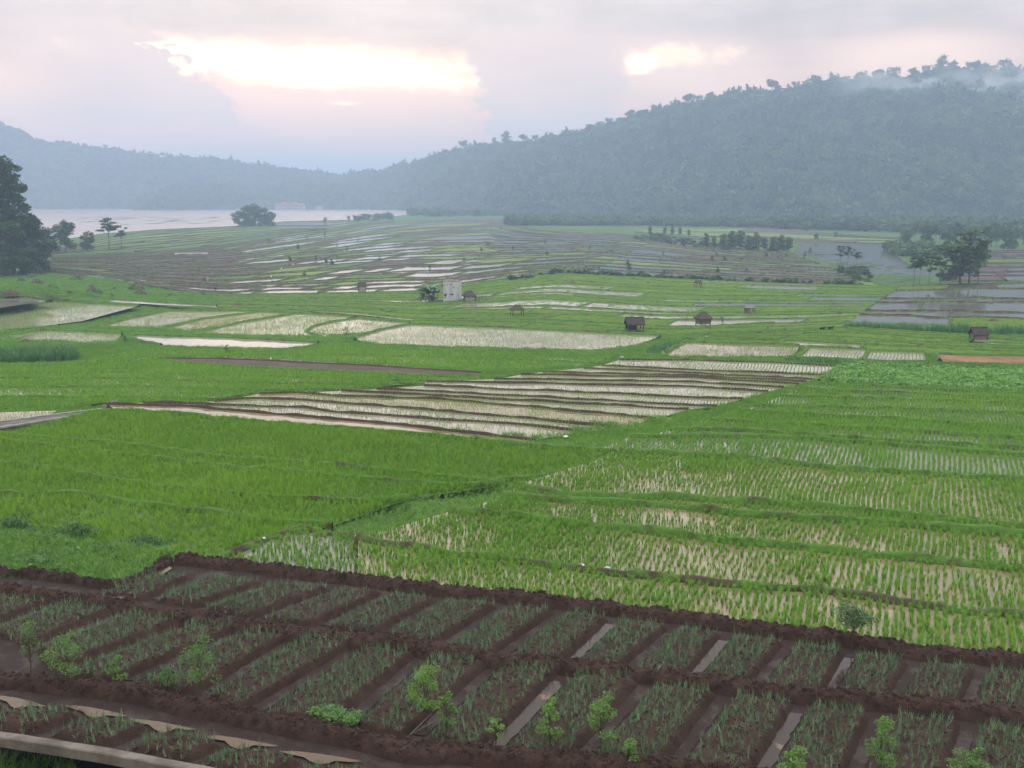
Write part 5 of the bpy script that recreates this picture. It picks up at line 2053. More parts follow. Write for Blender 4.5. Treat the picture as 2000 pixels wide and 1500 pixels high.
for i, (px, py, s, mt, lab) in enumerate([
        (20, 1082, 0.26, 'litter', 'largest white plastic scrap lying in the rough grass'), (112, 1112, 0.18, 'litter', 'white plastic scrap on the bank above the dark plot'),
        (188, 1106, 0.12, 'litter', 'small white scrap on the weedy bank'), (283, 1086, 0.10, 'litter', 'bluish scrap on the bank by the soil corner'),
        (516, 1060, 0.13, 'litter', 'white scrap on the curved bund of the wet rice'), (461, 1079, 0.12, 'litter', 'white scrap near the start of the curved bund'),
        (698, 1056, 0.12, 'litter', 'pale scrap where the curved bund straightens'), (905, 1087, 0.15, 'litter_red', 'pale red scrap on the muddy bund'),
        (1137, 1113, 0.16, 'litter', 'white and yellow scrap on the long muddy bund'), (1186, 1119, 0.17, 'litter', 'white scrap beside a clod on the long muddy bund'),
        (1105, 852, 0.25, 'litter', 'heap of white plastic at the corner of the flooded terraces'), (1002, 1300, 0.06, 'litter_red', 'orange scrap stuck on the dark soil ridge'),
        (1215, 697, 0.3, 'litter', 'pale stones at the top corner of the flooded terraces'), (1380, 660, 0.25, 'litter', 'white bundle on the path by the tall grass')]):
    p = place(px, py)
    scrap(up(p, 0.22), s, mt, lab, i)
for i in range(60):
    pass

# ------------------------------------------------------------------ concrete path and rock heap on the left
zc = float(terrain(*place(90, 822)[:2])) + 0.35
top = [(-60, 831), (0, 825), (100, 812), (200, 800)]
bot = [(-60, 846), (0, 837), (100, 821), (200, 806)]
V = [on_plane(x, y, zc) for x, y in top + bot]
V += [(x, y, zc - 1.0) for x, y, z in V]
n = 4
F = [(i, i + 1, n + i + 1, n + i) for i in range(3)] + [(n + i, n + i + 1, 3 * n + i + 1, 3 * n + i) for i in range(3)] + [(i, 2 * n + i, 2 * n + i + 1, i + 1) for i in range(3)] + [(3, 11, 15, 7)]
PATH = mesh_obj('path', V, F, M['concrete_old'])
tag(PATH, 'narrow raised concrete path ending at the rock heap', kind='structure')
for line, nm in ((top, 'kerb'), (bot, 'kerb')):
    P = [Vector(on_plane(x, y, zc)) for x, y in line]
    mb = MB()
    for i in range(3):
        d = P[i + 1] - P[i]
        mb.box((P[i] + P[i + 1]) / 2 + Vector((0, 0, 0.06)), (d.length, 0.22, 0.14), math.atan2(d.y, d.x))
    mb.build(nm, M['concrete'], PATH)


def rock_mesh(rnd, name, sub=2):
    import bmesh
    bm = bmesh.new()
    bmesh.ops.create_icosphere(bm, subdivisions=sub, radius=1.0)
    o = rnd.uniform(0, 50)
    for v in bm.verts:
        k2 = 1 + 0.30 * mnoise.noise(v.co * 1.1 + Vector((o, 0, 0))) + 0.12 * mnoise.noise(v.co * 3 + Vector((o, 3, 0)))
        v.co *= k2
    me = bpy.data.meshes.new(name)
    bm.to_mesh(me)
    bm.free()
    return me


rk = random.Random(3)
ROCKS = [rock_mesh(rk, 'rock') for _ in range(4)]
for m_ in ROCKS:
    m_.materials.append(M['rock'])
e = empty('rock_heap', place(217, 797))
for (x, y, z, s) in ((-0.35, 0, 0.3, 0.5), (0.3, 0.1, 0.35, 0.55), (0.0, -0.25, 0.2, 0.35), (0.15, 0.2, 0.7, 0.4), (-0.7, -0.1, 0.12, 0.28), (0.75, -0.1, 0.15, 0.3)):
    o = bpy.data.objects.new('rock', ROCKS[rk.randint(0, 3)])
    COL.objects.link(o)
    o.parent = e
    o.location = (x, y, z)
    o.scale = (s, s * 0.8, s * 0.7)
    o.rotation_euler = (0, 0, rk.uniform(0, 6))
tag(e, 'heap of grey-brown boulders at the end of the concrete path', 'rocks')

# ------------------------------------------------------------------ heaps of straw and cut weeds
def heap_mesh(seed, mat):
    rnd = random.Random(seed)
    v, f = [], []
    nr, na = 6, 14
    for j in range(nr + 1):
        t = j / nr
        for i in range(na):
            a = 6.283 * i / na
            r = (1 - t) ** 0.75 * (1 + 0.28 * mnoise.noise(Vector((math.cos(a) * 1.4, math.sin(a) * 1.4, seed))))
            z = t * 0.52 + 0.10 * mnoise.noise(Vector((math.cos(a) * 2.4 * r, math.sin(a) * 2.4 * r, seed + 5 + t)))
            v.append((math.cos(a) * r, math.sin(a) * r * 0.75, z * (1 if j else 0) - (0.15 if j == 0 else 0)))
    for j in range(nr):
        for i in range(na):
            f.append((j * na + i, j * na + (i + 1) % na, (j + 1) * na + (i + 1) % na, (j + 1) * na + i))
    f.append(tuple(nr * na + i for i in range(na)))
    for _ in range(170):         # straws sticking out
        a, r = rnd.uniform(0, 6.283), math.sqrt(rnd.random())
        z = 0.5 * (1 - r ** 1.3)
        p = Vector((math.cos(a) * r, math.sin(a) * r * 0.75, z - 0.02))
        d = Vector((rnd.gauss(0, 1), rnd.gauss(0, 1), rnd.uniform(0, 0.7))).normalized() * rnd.uniform(0.10, 0.24)
        s = d.cross(Vector((0, 0, 1))).normalized() * 0.02
        i = len(v)
        v += [p - s, p + s, p + d]
        f.append((i, i + 1, i + 2))
    return raw_mesh('straw_heap', v, f, M[mat])


HM = [heap_mesh(s, 'straw') for s in range(4)]
HG = [heap_mesh(s + 9, 'bund_mix') for s in range(4)]


def heap(px, py, wpx, meshes, nm, lab, cat, grp, i, hs=1.0):
    p = place(px, py)
    o = bpy.data.objects.new(nm, meshes[i % 4])
    COL.objects.link(o)
    o.location = p
    s = wpx * px_size(p) * 0.5
    o.scale = (s, s, s * 0.9 * hs)
    o.rotation_euler = (0, 0, RNG.normal(0, 0.3))
    tag(o, lab, cat, grp)


for i, (px, py, w, lab) in enumerate([
        (21, 571, 30, 'brown straw heap at the foot of the grassy knoll'), (115, 582, 18, 'small straw heap at one end of the thin pond'),
        (161, 582, 14, 'smaller straw heap beside the thin pond'), (395, 595, 22, 'reddish straw heap at the far tip of the thin pond'),
        (465, 597, 26, 'broad reddish straw heap beyond the thin pond tip'), (51, 665, 26, 'dark heap on the bund above the tall grass patch'),
        (1536, 700, 25, 'reddish heap where three pale paddies meet'), (1685, 682, 14, 'small heap on the bund of the two square pale paddies'),
        (1799, 676, 22, 'straw heap on the green strip before the boarded hut'), (1566, 745, 26, 'brown heap at the end of the flooded terraces'),
        (248, 547, 14, 'pale straw heap on the edge of the knoll'), (1940, 627, 20, 'straw heap in the flooded fields behind the tall grass')]):
    heap(px, py, w, HM, 'straw_heap', lab, 'straw heap', None, i)
for i, (px, py, w) in enumerate([(1935, 592, 14), (1813, 578, 12), (1580, 643, 12), (1520, 622, 14), (1510, 579, 10), (1620, 574, 15), (1436, 562, 18), (1471, 557, 14), (1380, 601, 8), (1073, 620, 30), (1112, 622, 14),
                                 (1182, 544, 14), (1119, 553, 22), (1063, 563, 14), (1219, 555, 12), (1175, 562, 10), (1266, 553, 16), (1315, 562, 10), (708, 550, 18), (1030, 548, 12), (1490, 590, 10), (1260, 575, 10)]):
    heap(px, py, w, HM, 'straw_heap', 'low brown heap of straw on the light green strips', 'straw heap', 'straw heaps on the light green strips', i, 0.7)
for i, (px, py, w) in enumerate([(42, 548, 20), (73, 553, 28), (101, 560, 22), (182, 571, 36), (180, 560, 18), (273, 574, 32), (135, 571, 16), (336, 577, 18), (266, 564, 40), (150, 545, 30), (60, 541, 22), (225, 563, 14)]):
    heap(px, py, w, HG, 'grass_mound', 'dark overgrown mound on the grassy knoll', 'mound', 'overgrown mounds on the knoll', i, 1.5)
tallgrass([(170, 541), (205, 538), (222, 541), (215, 545), (175, 545)], s=1.2)
tallgrass([(255, 560), (275, 556), (292, 562), (285, 566), (260, 566)], s=1.2)

# ------------------------------------------------------------------ huts
def hut(px, py, wpx, hpx, label, roof='gable', roof_mat='thatch', wall_mat=None, wall=(0.0, 1.0), raised=0.0, rz=0.2, eave=0.22, roof_frac=0.5, depth=0.75, name='field_hut', floor=True, slant=0.0):
    p = place(px, py)
    u = px_size(p)
    W, H = wpx * u * 0.94, hpx * u * 1.08
    roof_frac *= 0.88
    D = W * depth
    root = empty(name, p, rz)
    he = H * (1 - roof_frac)
    bw, bd = W * (1 - eave), D * (1 - eave)
    for sx in (-1, 1):
        for sy in (-1, 1):
            m = MB()
            m.tube([(sx * bw / 2, sy * bd / 2, -0.3), (sx * bw / 2 + 0.02, sy * bd / 2, he * 0.5), (sx * bw / 2, sy * bd / 2, he + 0.1)], [0.11, 0.10, 0.10], 6)
            m.build('post', M['wood'], root)
    if floor:
        m = MB()
        m.box((0, 0, max(0.35, raised)), (bw + 0.1, bd + 0.1, 0.08))
        m.build('platform', M['boards'], root)
    if wall_mat:
        x0, x1 = -bw / 2 + bw * wall[0], -bw / 2 + bw * wall[1]
        z0 = raised if raised else -0.2
        zt = he - 0.03
        m = MB()
        t = 0.06
        cx, w_ = (x0 + x1) / 2, x1 - x0
        m.box((cx, -bd / 2 + 0.09, (z0 + zt) / 2), (w_ - 0.16, t, zt - z0))
        m.box((cx, bd / 2 - 0.09, (z0 + zt) / 2), (w_ - 0.16, t, zt - z0))
        m.box((x0 + 0.10, 0, (z0 + zt) / 2), (t, bd - 0.26, zt - z0 - 0.01))
        m.box((x1 - 0.10, 0, (z0 + zt) / 2), (t, bd - 0.26, zt - z0 - 0.01))
        m.build('wall', M[wall_mat], root)
    # thatched roof with thickness and ragged eaves
    rh = H * roof_frac
    x, y, th = W / 2, D / 2, 0.14
    rl = x if roof == 'gable' else x * 0.35
    if roof == 'flat':
        rl, rh = x, rh
    rnd = random.Random(int(px))
    m = MB()

    def slab(a, b, c, d, n=8):
        a, b, c, d = map(Vector, (a, b, c, d))
        rows = []
        for j in range(5):
            for i in range(n + 1):
                q = a.lerp(b, i / n).lerp(d.lerp(c, i / n), j / 4)
                jz = rnd.uniform(-0.04, 0.04)
                if j == 0:
                    q = q + (a - d).normalized() * rnd.uniform(-0.02, 0.12)
                rows.append(q + Vector((0, 0, jz)))
        nr = len(rows)
        allv = rows + [q - Vector((0, 0, th)) for q in rows]
        f = []
        for j in range(4):
            for i in range(n):
                A = j * (n + 1) + i
                f.append((A, A + 1, A + n + 2, A + n + 1))
                f.append((nr + A + n + 1, nr + A + n + 2, nr + A + 1, nr + A))
        for i in range(n):
            f.append((i + 1, i, nr + i, nr + i + 1))
            A = 4 * (n + 1) + i
            f.append((A, A + 1, nr + A + 1, nr + A))
        for j in range(4):
            A = j * (n + 1)
            f.append((A, A + n + 1, nr + A + n + 1, nr + A))
            A += n
            f.append((A + n + 1, A, nr + A, nr + A + n + 1))
        m.add(allv, f)
    ez = he - 0.05
    if roof == 'flat':
        slab((-x, -y, ez + rh * 0.3), (x, -y, ez + rh * 0.3 + slant), (x, y, ez + rh + slant), (-x, y, ez + rh))
    else:
        slab((-x, -y, ez), (x, -y, ez), (rl, 0, ez + rh), (-rl, 0, ez + rh))
        slab((x, y, ez), (-x, y, ez), (-rl, 0, ez + rh), (rl, 0, ez + rh))
        if roof == 'hip':
            slab((x, -y, ez), (x, y, ez), (rl, 0.01, ez + rh), (rl, -0.01, ez + rh))
            slab((-x, y, ez), (-x, -y, ez), (-rl, -0.01, ez + rh), (-rl, 0.01, ez + rh))
    r = m.build('roof', M[roof_mat], root)
    if roof != 'flat':
        q = MB()
        q.tube([(-rl - 0.05, 0, ez + rh + 0.03), (0, 0, ez + rh - 0.01), (rl + 0.05, 0, ez + rh + 0.03)], [0.09, 0.09, 0.09], 6)
        q.build('ridge_cap', M[roof_mat], r)
    tag(root, label, 'hut')
    return root


hut(1239, 647, 39, 26, 'open field hut with dark gable thatch and a black enclosed half', 'gable', 'thatch', 'dark', (0.0, 0.6), 0, 0.12, 0.18, 0.5)
hut(1373, 637, 31, 26, 'raised field hut with pointed thatch roof and pale slatted walls', 'hip', 'thatch_brown', 'boards', (0, 1), 0.55, 0.35, 0.28, 0.48, 0.9)
hut(1010, 617, 29, 20, 'open shelter on four thin posts with brown thatch roof', 'hip', 'thatch_brown', None, (0, 1), 0, 0.25, 0.2, 0.42, 0.8, floor=False)
hut(917, 589, 29, 20, 'whitewashed hut with dark hipped roof beside the concrete tower', 'hip', 'thatch', 'plaster', (0, 1), 0, 0.15, 0.25, 0.5, 0.9)
hut(707, 567, 17, 14, 'tiny pale walled hut alone beside bright flooded strips', 'gable', 'thatch', 'plaster', (0, 1), 0, 0.3, 0.2, 0.5)
hut(1910, 667, 31, 24, 'boarded hut with broad dark roof on the open green strips', 'gable', 'thatch', 'boards', (0, 1), 0, 0.05, 0.18, 0.5)
hut(1464, 613, 19, 14, 'flat tin roofed lean-to on posts in the light green field', 'flat', 'tin', 'boards', (0.0, 0.5), 0, 0.1, 0.1, 0.3, 0.7)
hut(1363, 561, 13, 12, 'skeletal little watch hut far out on the green strips', 'gable', 'thatch_brown', None, (0, 1), 0, 0.3, 0.1, 0.35)
e = empty('bamboo_frame', place(938, 588))
m = MB()
for x in (-1.2, -0.3, 0.6, 1.6):
    m.tube([(x, 0, -0.2), (x + 0.05, 0, 2.0 + 0.3 * x)], [0.05, 0.04], 5)
m.build('poles', M['wood'], e)
m = MB()
m.tube([(-1.5, 0, 1.5), (1.8, 0, 2.0)], [0.04, 0.04], 5)
m.tube([(-1.5, 0.02, 0.8), (1.8, 0.02, 0.9)], [0.04, 0.04], 5)
m.build('rails', M['wood'], e)
tag(e, 'bamboo pole frame beside the whitewashed hut', 'frame')

# concrete tower
p = place(884, 589)
u = px_size(p)
tw = empty('concrete_tower', p, math.radians(-22))
W_, D_, H_ = 4.0, 3.6, 41.5 * u
m = MB()
t = 0.2
m.box((0, -D_ / 2 + t / 2, H_ / 2 - 0.3), (W_, t, H_ + 0.6))
m.box((0, D_ / 2 - t / 2, H_ / 2 - 0.3), (W_, t, H_ + 0.6))
m.box((-W_ / 2 + t / 2, 0, H_ / 2 - 0.3), (t, D_ - 2 * t, H_ + 0.596))
m.box((W_ / 2 - t / 2, 0, H_ / 2 - 0.3), (t, D_ - 2 * t, H_ + 0.596))
w = m.build('wall', M['stained'], tw)
m = MB()
m.box((0, 0, H_ - 0.25), (W_ - 0.3, D_ - 0.3, 0.15))
m.build('roof_slab', M['concrete_old'], tw)
for i in range(4):
    m = MB()
    a = [(0, -D_ / 2 - 0.03, W_ + 0.12, 0.1), (0, D_ / 2 + 0.03, W_ + 0.12, 0.1), (-W_ / 2 - 0.03, 0, 0.1, D_ - 0.05), (W_ / 2 + 0.03, 0, 0.1, D_ - 0.05)][i]
    m.box((a[0], a[1], H_ - 0.08), (a[2], a[3], 0.16))
    m.build('parapet_rim', M['concrete_old'], tw)
rn = random.Random(4)
for (x, z, s) in ((-1.4, 1.9, 0.42), (-1.1, 2.2, 0.25), (0.1, 2.2, 0.22), (0.75, 2.25, 0.35), (1.0, 2.1, 0.2), (-0.6, 4.9, 0.2), (0.5, 5.0, 0.25), (-1.65, 4.7, 0.16), (1.3, 4.3, 0.2)):
    n = 9
    v = [(x + math.cos(6.283 * i / n) * s * rn.uniform(0.6, 1.2), -D_ / 2 - 0.012, z + math.sin(6.283 * i / n) * s * rn.uniform(0.5, 1.1)) for i in range(n)]
    v2 = [(a, b + 0.1, c) for a, b, c in v]
    mesh_obj('plaster_hole', v + v2, [tuple(range(n))] + [(i, i + n, (i + 1) % n + n, (i + 1) % n) for i in range(n)], M['dark'], w)
for (y, z, s) in ((-0.8, 2.0, 0.3), (0.3, 2.6, 0.22), (0.9, 4.5, 0.25), (-0.3, 4.0, 0.2)):
    n = 8
    v = [(W_ / 2 + 0.012, y + math.cos(6.283 * i / n) * s * rn.uniform(0.6, 1.2), z + math.sin(6.283 * i / n) * s * rn.uniform(0.5, 1.1)) for i in range(n)]
    v2 = [(a - 0.1, b, c) for a, b, c in v]
    mesh_obj('plaster_hole', v + v2, [tuple(range(n))[::-1]] + [(i, i + n, (i + 1) % n + n, (i + 1) % n) for i in range(n)], M['dark'], w)
tag(tw, 'windowless whitewashed concrete tower with peeling dark patches', 'tower')

# ------------------------------------------------------------------ banana plants
def banana(seed, H=4.5):
    rnd = random.Random(seed)
    root = empty('banana_plant', (0, 0, 0))
    m = MB()
    m.tube([(0, 0, -0.3), (0.05, 0, H * 0.3), (0.08, 0.03, H * 0.58)], [0.17, 0.14, 0.08], 7)
    m.build('stem', M['bark_pale'], root)
    for k2 in range(8):
        a = k2 * 2.4 + rnd.uniform(-0.3, 0.3)
        L = H * rnd.uniform(0.42, 0.6)
        el0 = rnd.uniform(0.6, 1.35)
        v, f = [], []
        c = Vector((0.08, 0.03, H * 0.55))
        n = 7
        for j in range(n + 1):
            t = j / n
            el = el0 - 1.7 * t * t
            if j:
                c = c + Vector((math.cos(a) * math.cos(el), math.sin(a) * math.cos(el), math.sin(el))) * (L / n)
            w = H * 0.085 * math.sin(math.pi * min(1, t * 0.9 + 0.08)) ** 0.7
            s = Vector((-math.sin(a), math.cos(a), 0)) * w
            v += [c - s - Vector((0, 0, w * 0.35)), c, c + s - Vector((0, 0, w * 0.35))]
        for j in range(n):
            f += [(3 * j, 3 * j + 1, 3 * j + 4, 3 * j + 3), (3 * j + 1, 3 * j + 2, 3 * j + 5, 3 * j + 4)]
        mesh_obj('leaf', v, f, M['banana'], root)
    return root


BN = [banana(s) for s in (1, 2)]
for i, (px, py, hpx) in enumerate([(822, 588, 34), (831, 589, 40), (840, 588, 42), (849, 588, 36), (855, 587, 28), (836, 590, 24)]):
    p = place(px, py)
    s = hpx * px_size(p) / 4.6
    plant_tree(BN[i % 2], p, (s * 1.05, s * 1.05, s), i * 1.4, 'broad-leaved banana plant in the clump beside the concrete tower', 'banana clump beside the tower', 'banana plant')
p = place(838, 587)
s = 40 * px_size(p) / 12.0
plant_tree(TM[0], (p[0], p[1], p[2] - 0.8), (s * 1.25, s * 1.25, s), 0.4, 'round bushy green tree close beside the concrete tower')
rb = random.Random(8)
for i in range(34):
    px = 1000 + i * 20.5 + rb.uniform(-8, 8)
    py = np.interp(px, [1000, 1100, 1300, 1500, 1700], [546, 534, 544, 552, 558])
    p = place(px, py)
    hpx = rb.uniform(8, 15) + (8 if 1080 < px < 1130 else 0)
    s = hpx * px_size(p) / 4.6
    plant_tree(BN[i % 2], p, s, i * 1.1, 'banana plant in the green edge below the far mud terraces', 'banana plants along the terrace edge', 'banana plant')
belt('edge_scrub', [(990, 548), (1100, 532), (1300, 542), (1500, 550), (1700, 556), (1700, 559), (1500, 553), (1300, 545), (1100, 535), (990, 551)], 0.2, 900, 1.5, 'low green scrub along the edge below the far mud terraces')
belt('edge_scrub', [(690, 428), (770, 424), (770, 430), (700, 434)], 0.2, 60, 6.0, 'scrub at the corner of the lake')

# dark bushes dotted over the far plain
TBU = make_tree('field_bush', 'broad', 2.4, 130, 0.5, 'tree_mid', 'bark', 71)
rb = random.Random(18)
for i in range(44):
    px = rb.uniform(450, 1600)
    py = rb.uniform(438, 540)
    if px > 1250 and py < 470:
        py += 40
    if px < 640 and py < 452:
        py += 30
    p = place(px, py)
    s = rb.uniform(0.6, 1.3)
    plant_tree(TBU, p, (s * 1.2, s * 1.2, s), i * 1.3, 'small dark bush on a bund of the far plain', 'bushes on the far plain', 'bush')

# sprigs on the near bunds
for i, (px, py, hpx, wpx, lab) in enumerate([
        (676, 660, 22, 18, 'small upright shrub at the corner of the big pale paddy'), (775, 750, 14, 34, 'leafy clump at the tip of the flooded terraces'), (930, 862, 14, 26, 'leafy weed clump below the muddy bund'),
        (1044, 864, 13, 24, 'leafy weed clump near the white plastic heap'), (443, 690, 16, 12, 'sprig on the bund below the white pond'), (244, 670, 14, 12, 'yellowish sprig at the curved end of the white pond'),
        (30, 1062, 52, 84, 'broad weedy bush on the rough bank by the largest plastic scrap'), (95, 1080, 40, 70, 'low weedy bush on the rough bank'),
        (150, 1066, 46, 84, 'weedy bush against the edge of the dark green rice'), (215, 1100, 40, 80, 'weedy bush low on the bank above the soil corner'),
        (290, 1090, 46, 92, 'dark weedy bush on top of the soil corner'), (52, 1118, 34, 70, 'weedy bush at the rim of the dark plot'),
        (397, 580, 14, 18, 'small bushes on the green strip right of the knoll'), (219, 585, 12, 8, 'little dark shrub beside the thin pond'), (940, 953, 16, 22, 'dark weed clump on the diagonal bund')]):
    p = place(px, py)
    b = sapling(px, py, hpx, wpx, p[2] + 0.05, lab, 150 if wpx < 50 else 1500, 300 + i, 'weed', max(0.07, px_size(p) * (2.2 if wpx < 50 else 4.0)), wpx > 50, 'weed_shrub')

# ------------------------------------------------------------------ low white strip, far lakeside houses
a, b = Vector(place(341, 497)), Vector(place(406, 496))
m = MB()
d = b - a
m.box((a + b) / 2 + Vector((0, 0, 0.35)), (d.length, 0.5, 0.9), math.atan2(d.y, d.x))
o = m.build('seedbed_wall', M['white'])
tag(o, 'long low white wall beside the dark mud terraces', 'wall')


def lakehouse(px, py, wpx, hpx, label, wings=3, name='lakeside_house'):
    p = on_plane(px, py, 0.3)
    u = px_size(p)
    W, H = wpx * u, hpx * u
    root = empty(name, p)
    D = W * 0.35
    nb = wings
    for k2 in range(nb):
        x = (k2 + 0.5) / nb * W - W / 2
        w = W / nb * 0.9
        hh = H * (1.0 if k2 % 2 else 0.85)
        m = MB()
        m.box((x, 0, hh * 0.36), (w, D, hh * 0.72))
        wl = m.build('wall', M['white'], root)
        m = MB()
        m.add([(x - w * 0.58, -D * 0.65, hh * 0.72), (x + w * 0.58, -D * 0.65, hh * 0.72), (x + w * 0.58, D * 0.65, hh * 0.72), (x - w * 0.58, D * 0.65, hh * 0.72), (x - w * 0.45, 0, hh), (x + w * 0.45, 0, hh)],
              [(0, 1, 5, 4), (2, 3, 4, 5), (1, 2, 5), (3, 0, 4), (3, 2, 1, 0)])
        m.build('roof', M['red_roof'], root)
        nw = max(2, int(w / 5))
        for q in range(nw):
            for lv in (0.16, 0.50):
                m = MB()
                m.box((x - w / 2 + (q + 0.5) * w / nw, -D / 2 - 0.02, hh * lv), (w / nw * 0.5, 0.3, hh * 0.18))
                m.build('window', M['dark'], wl)
    tag(root, label, 'house')


lakehouse(567, 409.5, 54, 14, 'long white lakeside building with red roofs under the hill', 5)
lakehouse(623, 409.5, 13, 8, 'small white house to the side of the long lakeside building', 1)
lakehouse(511, 409.5, 10, 9, 'tiny white house on the shore of the wooded promontory', 1)

# ------------------------------------------------------------------ people and birds
def person(px, py, label, shirt, bend=0.0):
    p = place(px, py)
    root = empty('person', p, 0.4)
    P = {'pel': (0, 0, 0.88), 'che': (0, 0.02 + bend * 0.5, 1.28 - bend * 0.2), 'nec': (0, 0.03 + bend * 0.62, 1.46 - bend * 0.26), 'hed': (0, 0.04 + bend * 0.7, 1.62 - bend * 0.3),
         'hl': (-0.10, 0, 0.84), 'kl': (-0.12, 0.04, 0.46), 'al': (-0.12, -0.02, 0.06), 'tl': (-0.13, 0.13, 0.03),
         'hr': (0.10, 0, 0.84), 'kr': (0.13, 0.06, 0.46), 'ar': (0.15, 0.0, 0.06), 'tr': (0.16, 0.15, 0.03),
         'sl': (-0.19, 0.02 + bend * 0.55, 1.38 - bend * 0.22), 'el': (-0.26, 0.06 + bend * 0.5, 1.10 - bend * 0.3), 'wl': (-0.24, 0.20 + bend * 0.6, 0.90 - bend * 0.4),
         'sr': (0.19, 0.02 + bend * 0.55, 1.38 - bend * 0.22), 'er': (0.26, 0.06 + bend * 0.5, 1.10 - bend * 0.3), 'wr': (0.24, 0.20 + bend * 0.6, 0.90 - bend * 0.4)}
    R = {'pel': .15, 'che': .17, 'nec': .06, 'hed': .11, 'hl': .10, 'kl': .07, 'al': .05, 'tl': .04, 'hr': .10, 'kr': .07, 'ar': .05, 'tr': .04, 'sl': .075, 'el': .05, 'wl': .04, 'sr': .075, 'er': .05, 'wr': .04}
    K = list(P)
    E = [('pel', 'che'), ('che', 'nec'), ('nec', 'hed'), ('pel', 'hl'), ('hl', 'kl'), ('kl', 'al'), ('al', 'tl'), ('pel', 'hr'), ('hr', 'kr'), ('kr', 'ar'), ('ar', 'tr'),
         ('che', 'sl'), ('sl', 'el'), ('el', 'wl'), ('che', 'sr'), ('sr', 'er'), ('er', 'wr')]
    me = bpy.data.meshes.new('body')
    me.from_pydata([P[k2] for k2 in K], [(K.index(a), K.index(b)) for a, b in E], [])
    o = bpy.data.objects.new('body', me)
    COL.objects.link(o)
    o.parent = root
    md = o.modifiers.new('skin', 'SKIN')
    me.skin_vertices or o.data.skin_vertices
    for i, k2 in enumerate(K):
        sv = me.skin_vertices[0].data[i]
        sv.radius = (R[k2], R[k2] * 0.85)
        sv.use_root = (k2 == 'pel')
    o.modifiers.new('sub', 'SUBSURF').levels = 1
    me.materials.append(M[shirt])
    m = MB()
    hx = P['hed']
    m.tube([(hx[0], hx[1], hx[2] + 0.05), (hx[0], hx[1], hx[2] + 0.16)], [0.24, 0.03], 12)
    m.build('hat', M['boards'], root)
    tag(root, label, 'person')


person(399, 550, 'person in dark clothes standing in the flooded strip', 'cloth_dark')
person(406, 550, 'person in pale shirt bending beside the one in dark clothes', 'cloth_pale', 0.35)
person(1411, 632, 'person in dark clothes crouching near the pointed thatch hut', 'cloth_dark', 0.4)


def egret(px, py, label, i):
    p = place(px, py)
    root = empty('egret', p, 0.5 + i)
    m = MB()
    m.tube([(-0.30, 0, 0.50), (-0.12, 0, 0.52), (0.10, 0, 0.58), (0.20, 0, 0.66), (0.17, 0, 0.80), (0.22, 0, 0.92), (0.28, 0, 0.93), (0.42, 0, 0.90)], [0.02, 0.10, 0.12, 0.06, 0.035, 0.04, 0.04, 0.008], 8)
    m.build('body', M['white'], root, True)
    for s in (-0.04, 0.04):
        m = MB()
        m.tube([(0, s, 0.5), (-0.03, s, 0.25), (0.0, s, -0.05)], [0.02, 0.015, 0.012], 5)
        m.build('leg', M['dark'], root)
    root.scale = (1.6, 1.6, 1.6)
    tag(root, label, 'bird', 'white egrets')


for i, (px, py, lab) in enumerate([(549, 529, 'white egret standing alone on a far mud terrace'), (530, 545, 'white egret on the bund by the bright flooded strips'), (573, 521, 'white egret out on the far mud terraces'),
                                   (786, 538, 'white egret near the left side of the tower fields')]):
    egret(px, py, lab, i)
for i, (px, py, lab) in enumerate([(1606, 646, 'black grazing animal lying beside the green strip path'), (1622, 645, 'second black animal standing next to the lying one')]):
    p = place(px, py)
    root = empty('goat', p, 0.3)
    m = MB()
    m.tube([(-0.75, 0, 0.55), (-0.6, 0, 0.68), (0, 0, 0.64), (0.5, 0, 0.70), (0.75, 0, 0.85), (0.90, 0, 1.02), (1.08, 0, 0.95)], [0.06, 0.24, 0.28, 0.24, 0.16, 0.13, 0.06], 9)
    for (x, y) in ((-0.55, -0.13), (-0.55, 0.13), (0.45, -0.13), (0.45, 0.13)):
        m.tube([(x, y, 0.6), (x + 0.05, y, 0.3), (x, y, -0.03)], [0.09, 0.05, 0.045], 6)
    m.build('body', M['dark'], root, True)
    root.scale = (0.75, 0.75, 0.75)
    tag(root, lab, 'goat')
# prototypes that were never planted are removed
dead = [o for o in COL.objects if o.parent is None and o.type == 'EMPTY' and 'label' not in o]
dead = [ch for o in dead for ch in o.children] + dead
for o in dead:
    bpy.data.objects.remove(o)

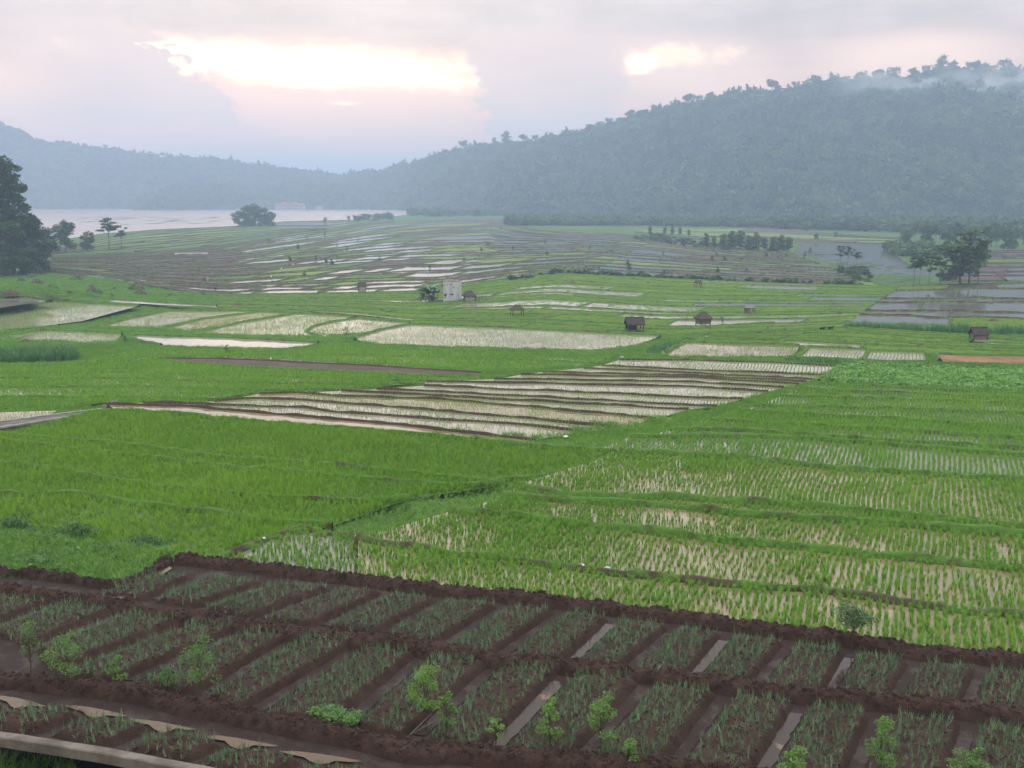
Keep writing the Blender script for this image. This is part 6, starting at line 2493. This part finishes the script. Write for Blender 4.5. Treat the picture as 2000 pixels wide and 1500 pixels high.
# ------------------------------------------------------------------ haze
def build_haze():
    x, y0, y1, z0, z1 = 9300, -500, 13500, -1.5, 345
    mb = MB()
    mb.box((0, (y0 + y1) / 2, (z0 + z1) / 2), (2 * x, y1 - y0, z1 - z0))
    m = bpy.data.materials.new('haze')
    m.use_nodes = True
    t = NT(m.node_tree)
    t.n.clear()
    out = t.node('ShaderNodeOutputMaterial')
    pv = t.node('ShaderNodeVolumePrincipled')
    pv.inputs['Color'].default_value = (0.59, 0.75, 0.98, 1)
    pv.inputs['Density'].default_value = 0.00039
    pv.inputs['Anisotropy'].default_value = 0.0
    t.l.new(pv.outputs[0], out.inputs['Volume'])
    o = mb.build('haze', m)
    tag(o, 'thin even blue haze in the evening air', kind='stuff')


build_haze()


def build_mist():
    """wisps of low cloud drifting over the crest of the hill"""
    import bmesh
    bm = bmesh.new()
    bmesh.ops.create_icosphere(bm, subdivisions=3, radius=1.0)
    me = bpy.data.meshes.new('mist')
    bm.to_mesh(me)
    bm.free()
    m = bpy.data.materials.new('mist')
    m.use_nodes = True
    t = NT(m.node_tree)
    t.n.clear()
    out = t.node('ShaderNodeOutputMaterial')
    tc = t.node('ShaderNodeTexCoord').outputs['Object']
    ln = t.node('ShaderNodeVectorMath', operation='LENGTH')
    t.l.new(tc, ln.inputs[0])
    fall = t.smooth(ln.outputs['Value'], 1.0, 0.2)
    mp = t.node('ShaderNodeMapping')
    mp.inputs['Scale'].default_value = (2.2, 1.0, 1.0)
    t.l.new(tc, mp.inputs[0])
    n = t.noise(mp.outputs[0], 1.6, 4, 0.6, 0.6)
    den = t.math('MULTIPLY', t.smooth(n, 0.47, 0.72), fall)
    pv = t.node('ShaderNodeVolumePrincipled')
    pv.inputs['Color'].default_value = (0.93, 0.94, 0.97, 1)
    t.l.new(t.math('MULTIPLY', den, 0.04), pv.inputs['Density'])
    t.l.new(pv.outputs[0], out.inputs['Volume'])
    me.materials.append(m)
    for px, py, Y, s in ((1905, 168, 1720, (290, 80, 56)),):
        o = bpy.data.objects.new('mist', me)
        COL.objects.link(o)
        o.location = at_depth(px, py, Y)
        o.scale = s
        tag(o, 'wisps of pale mist drifting over the hill crest', kind='stuff')


build_mist()
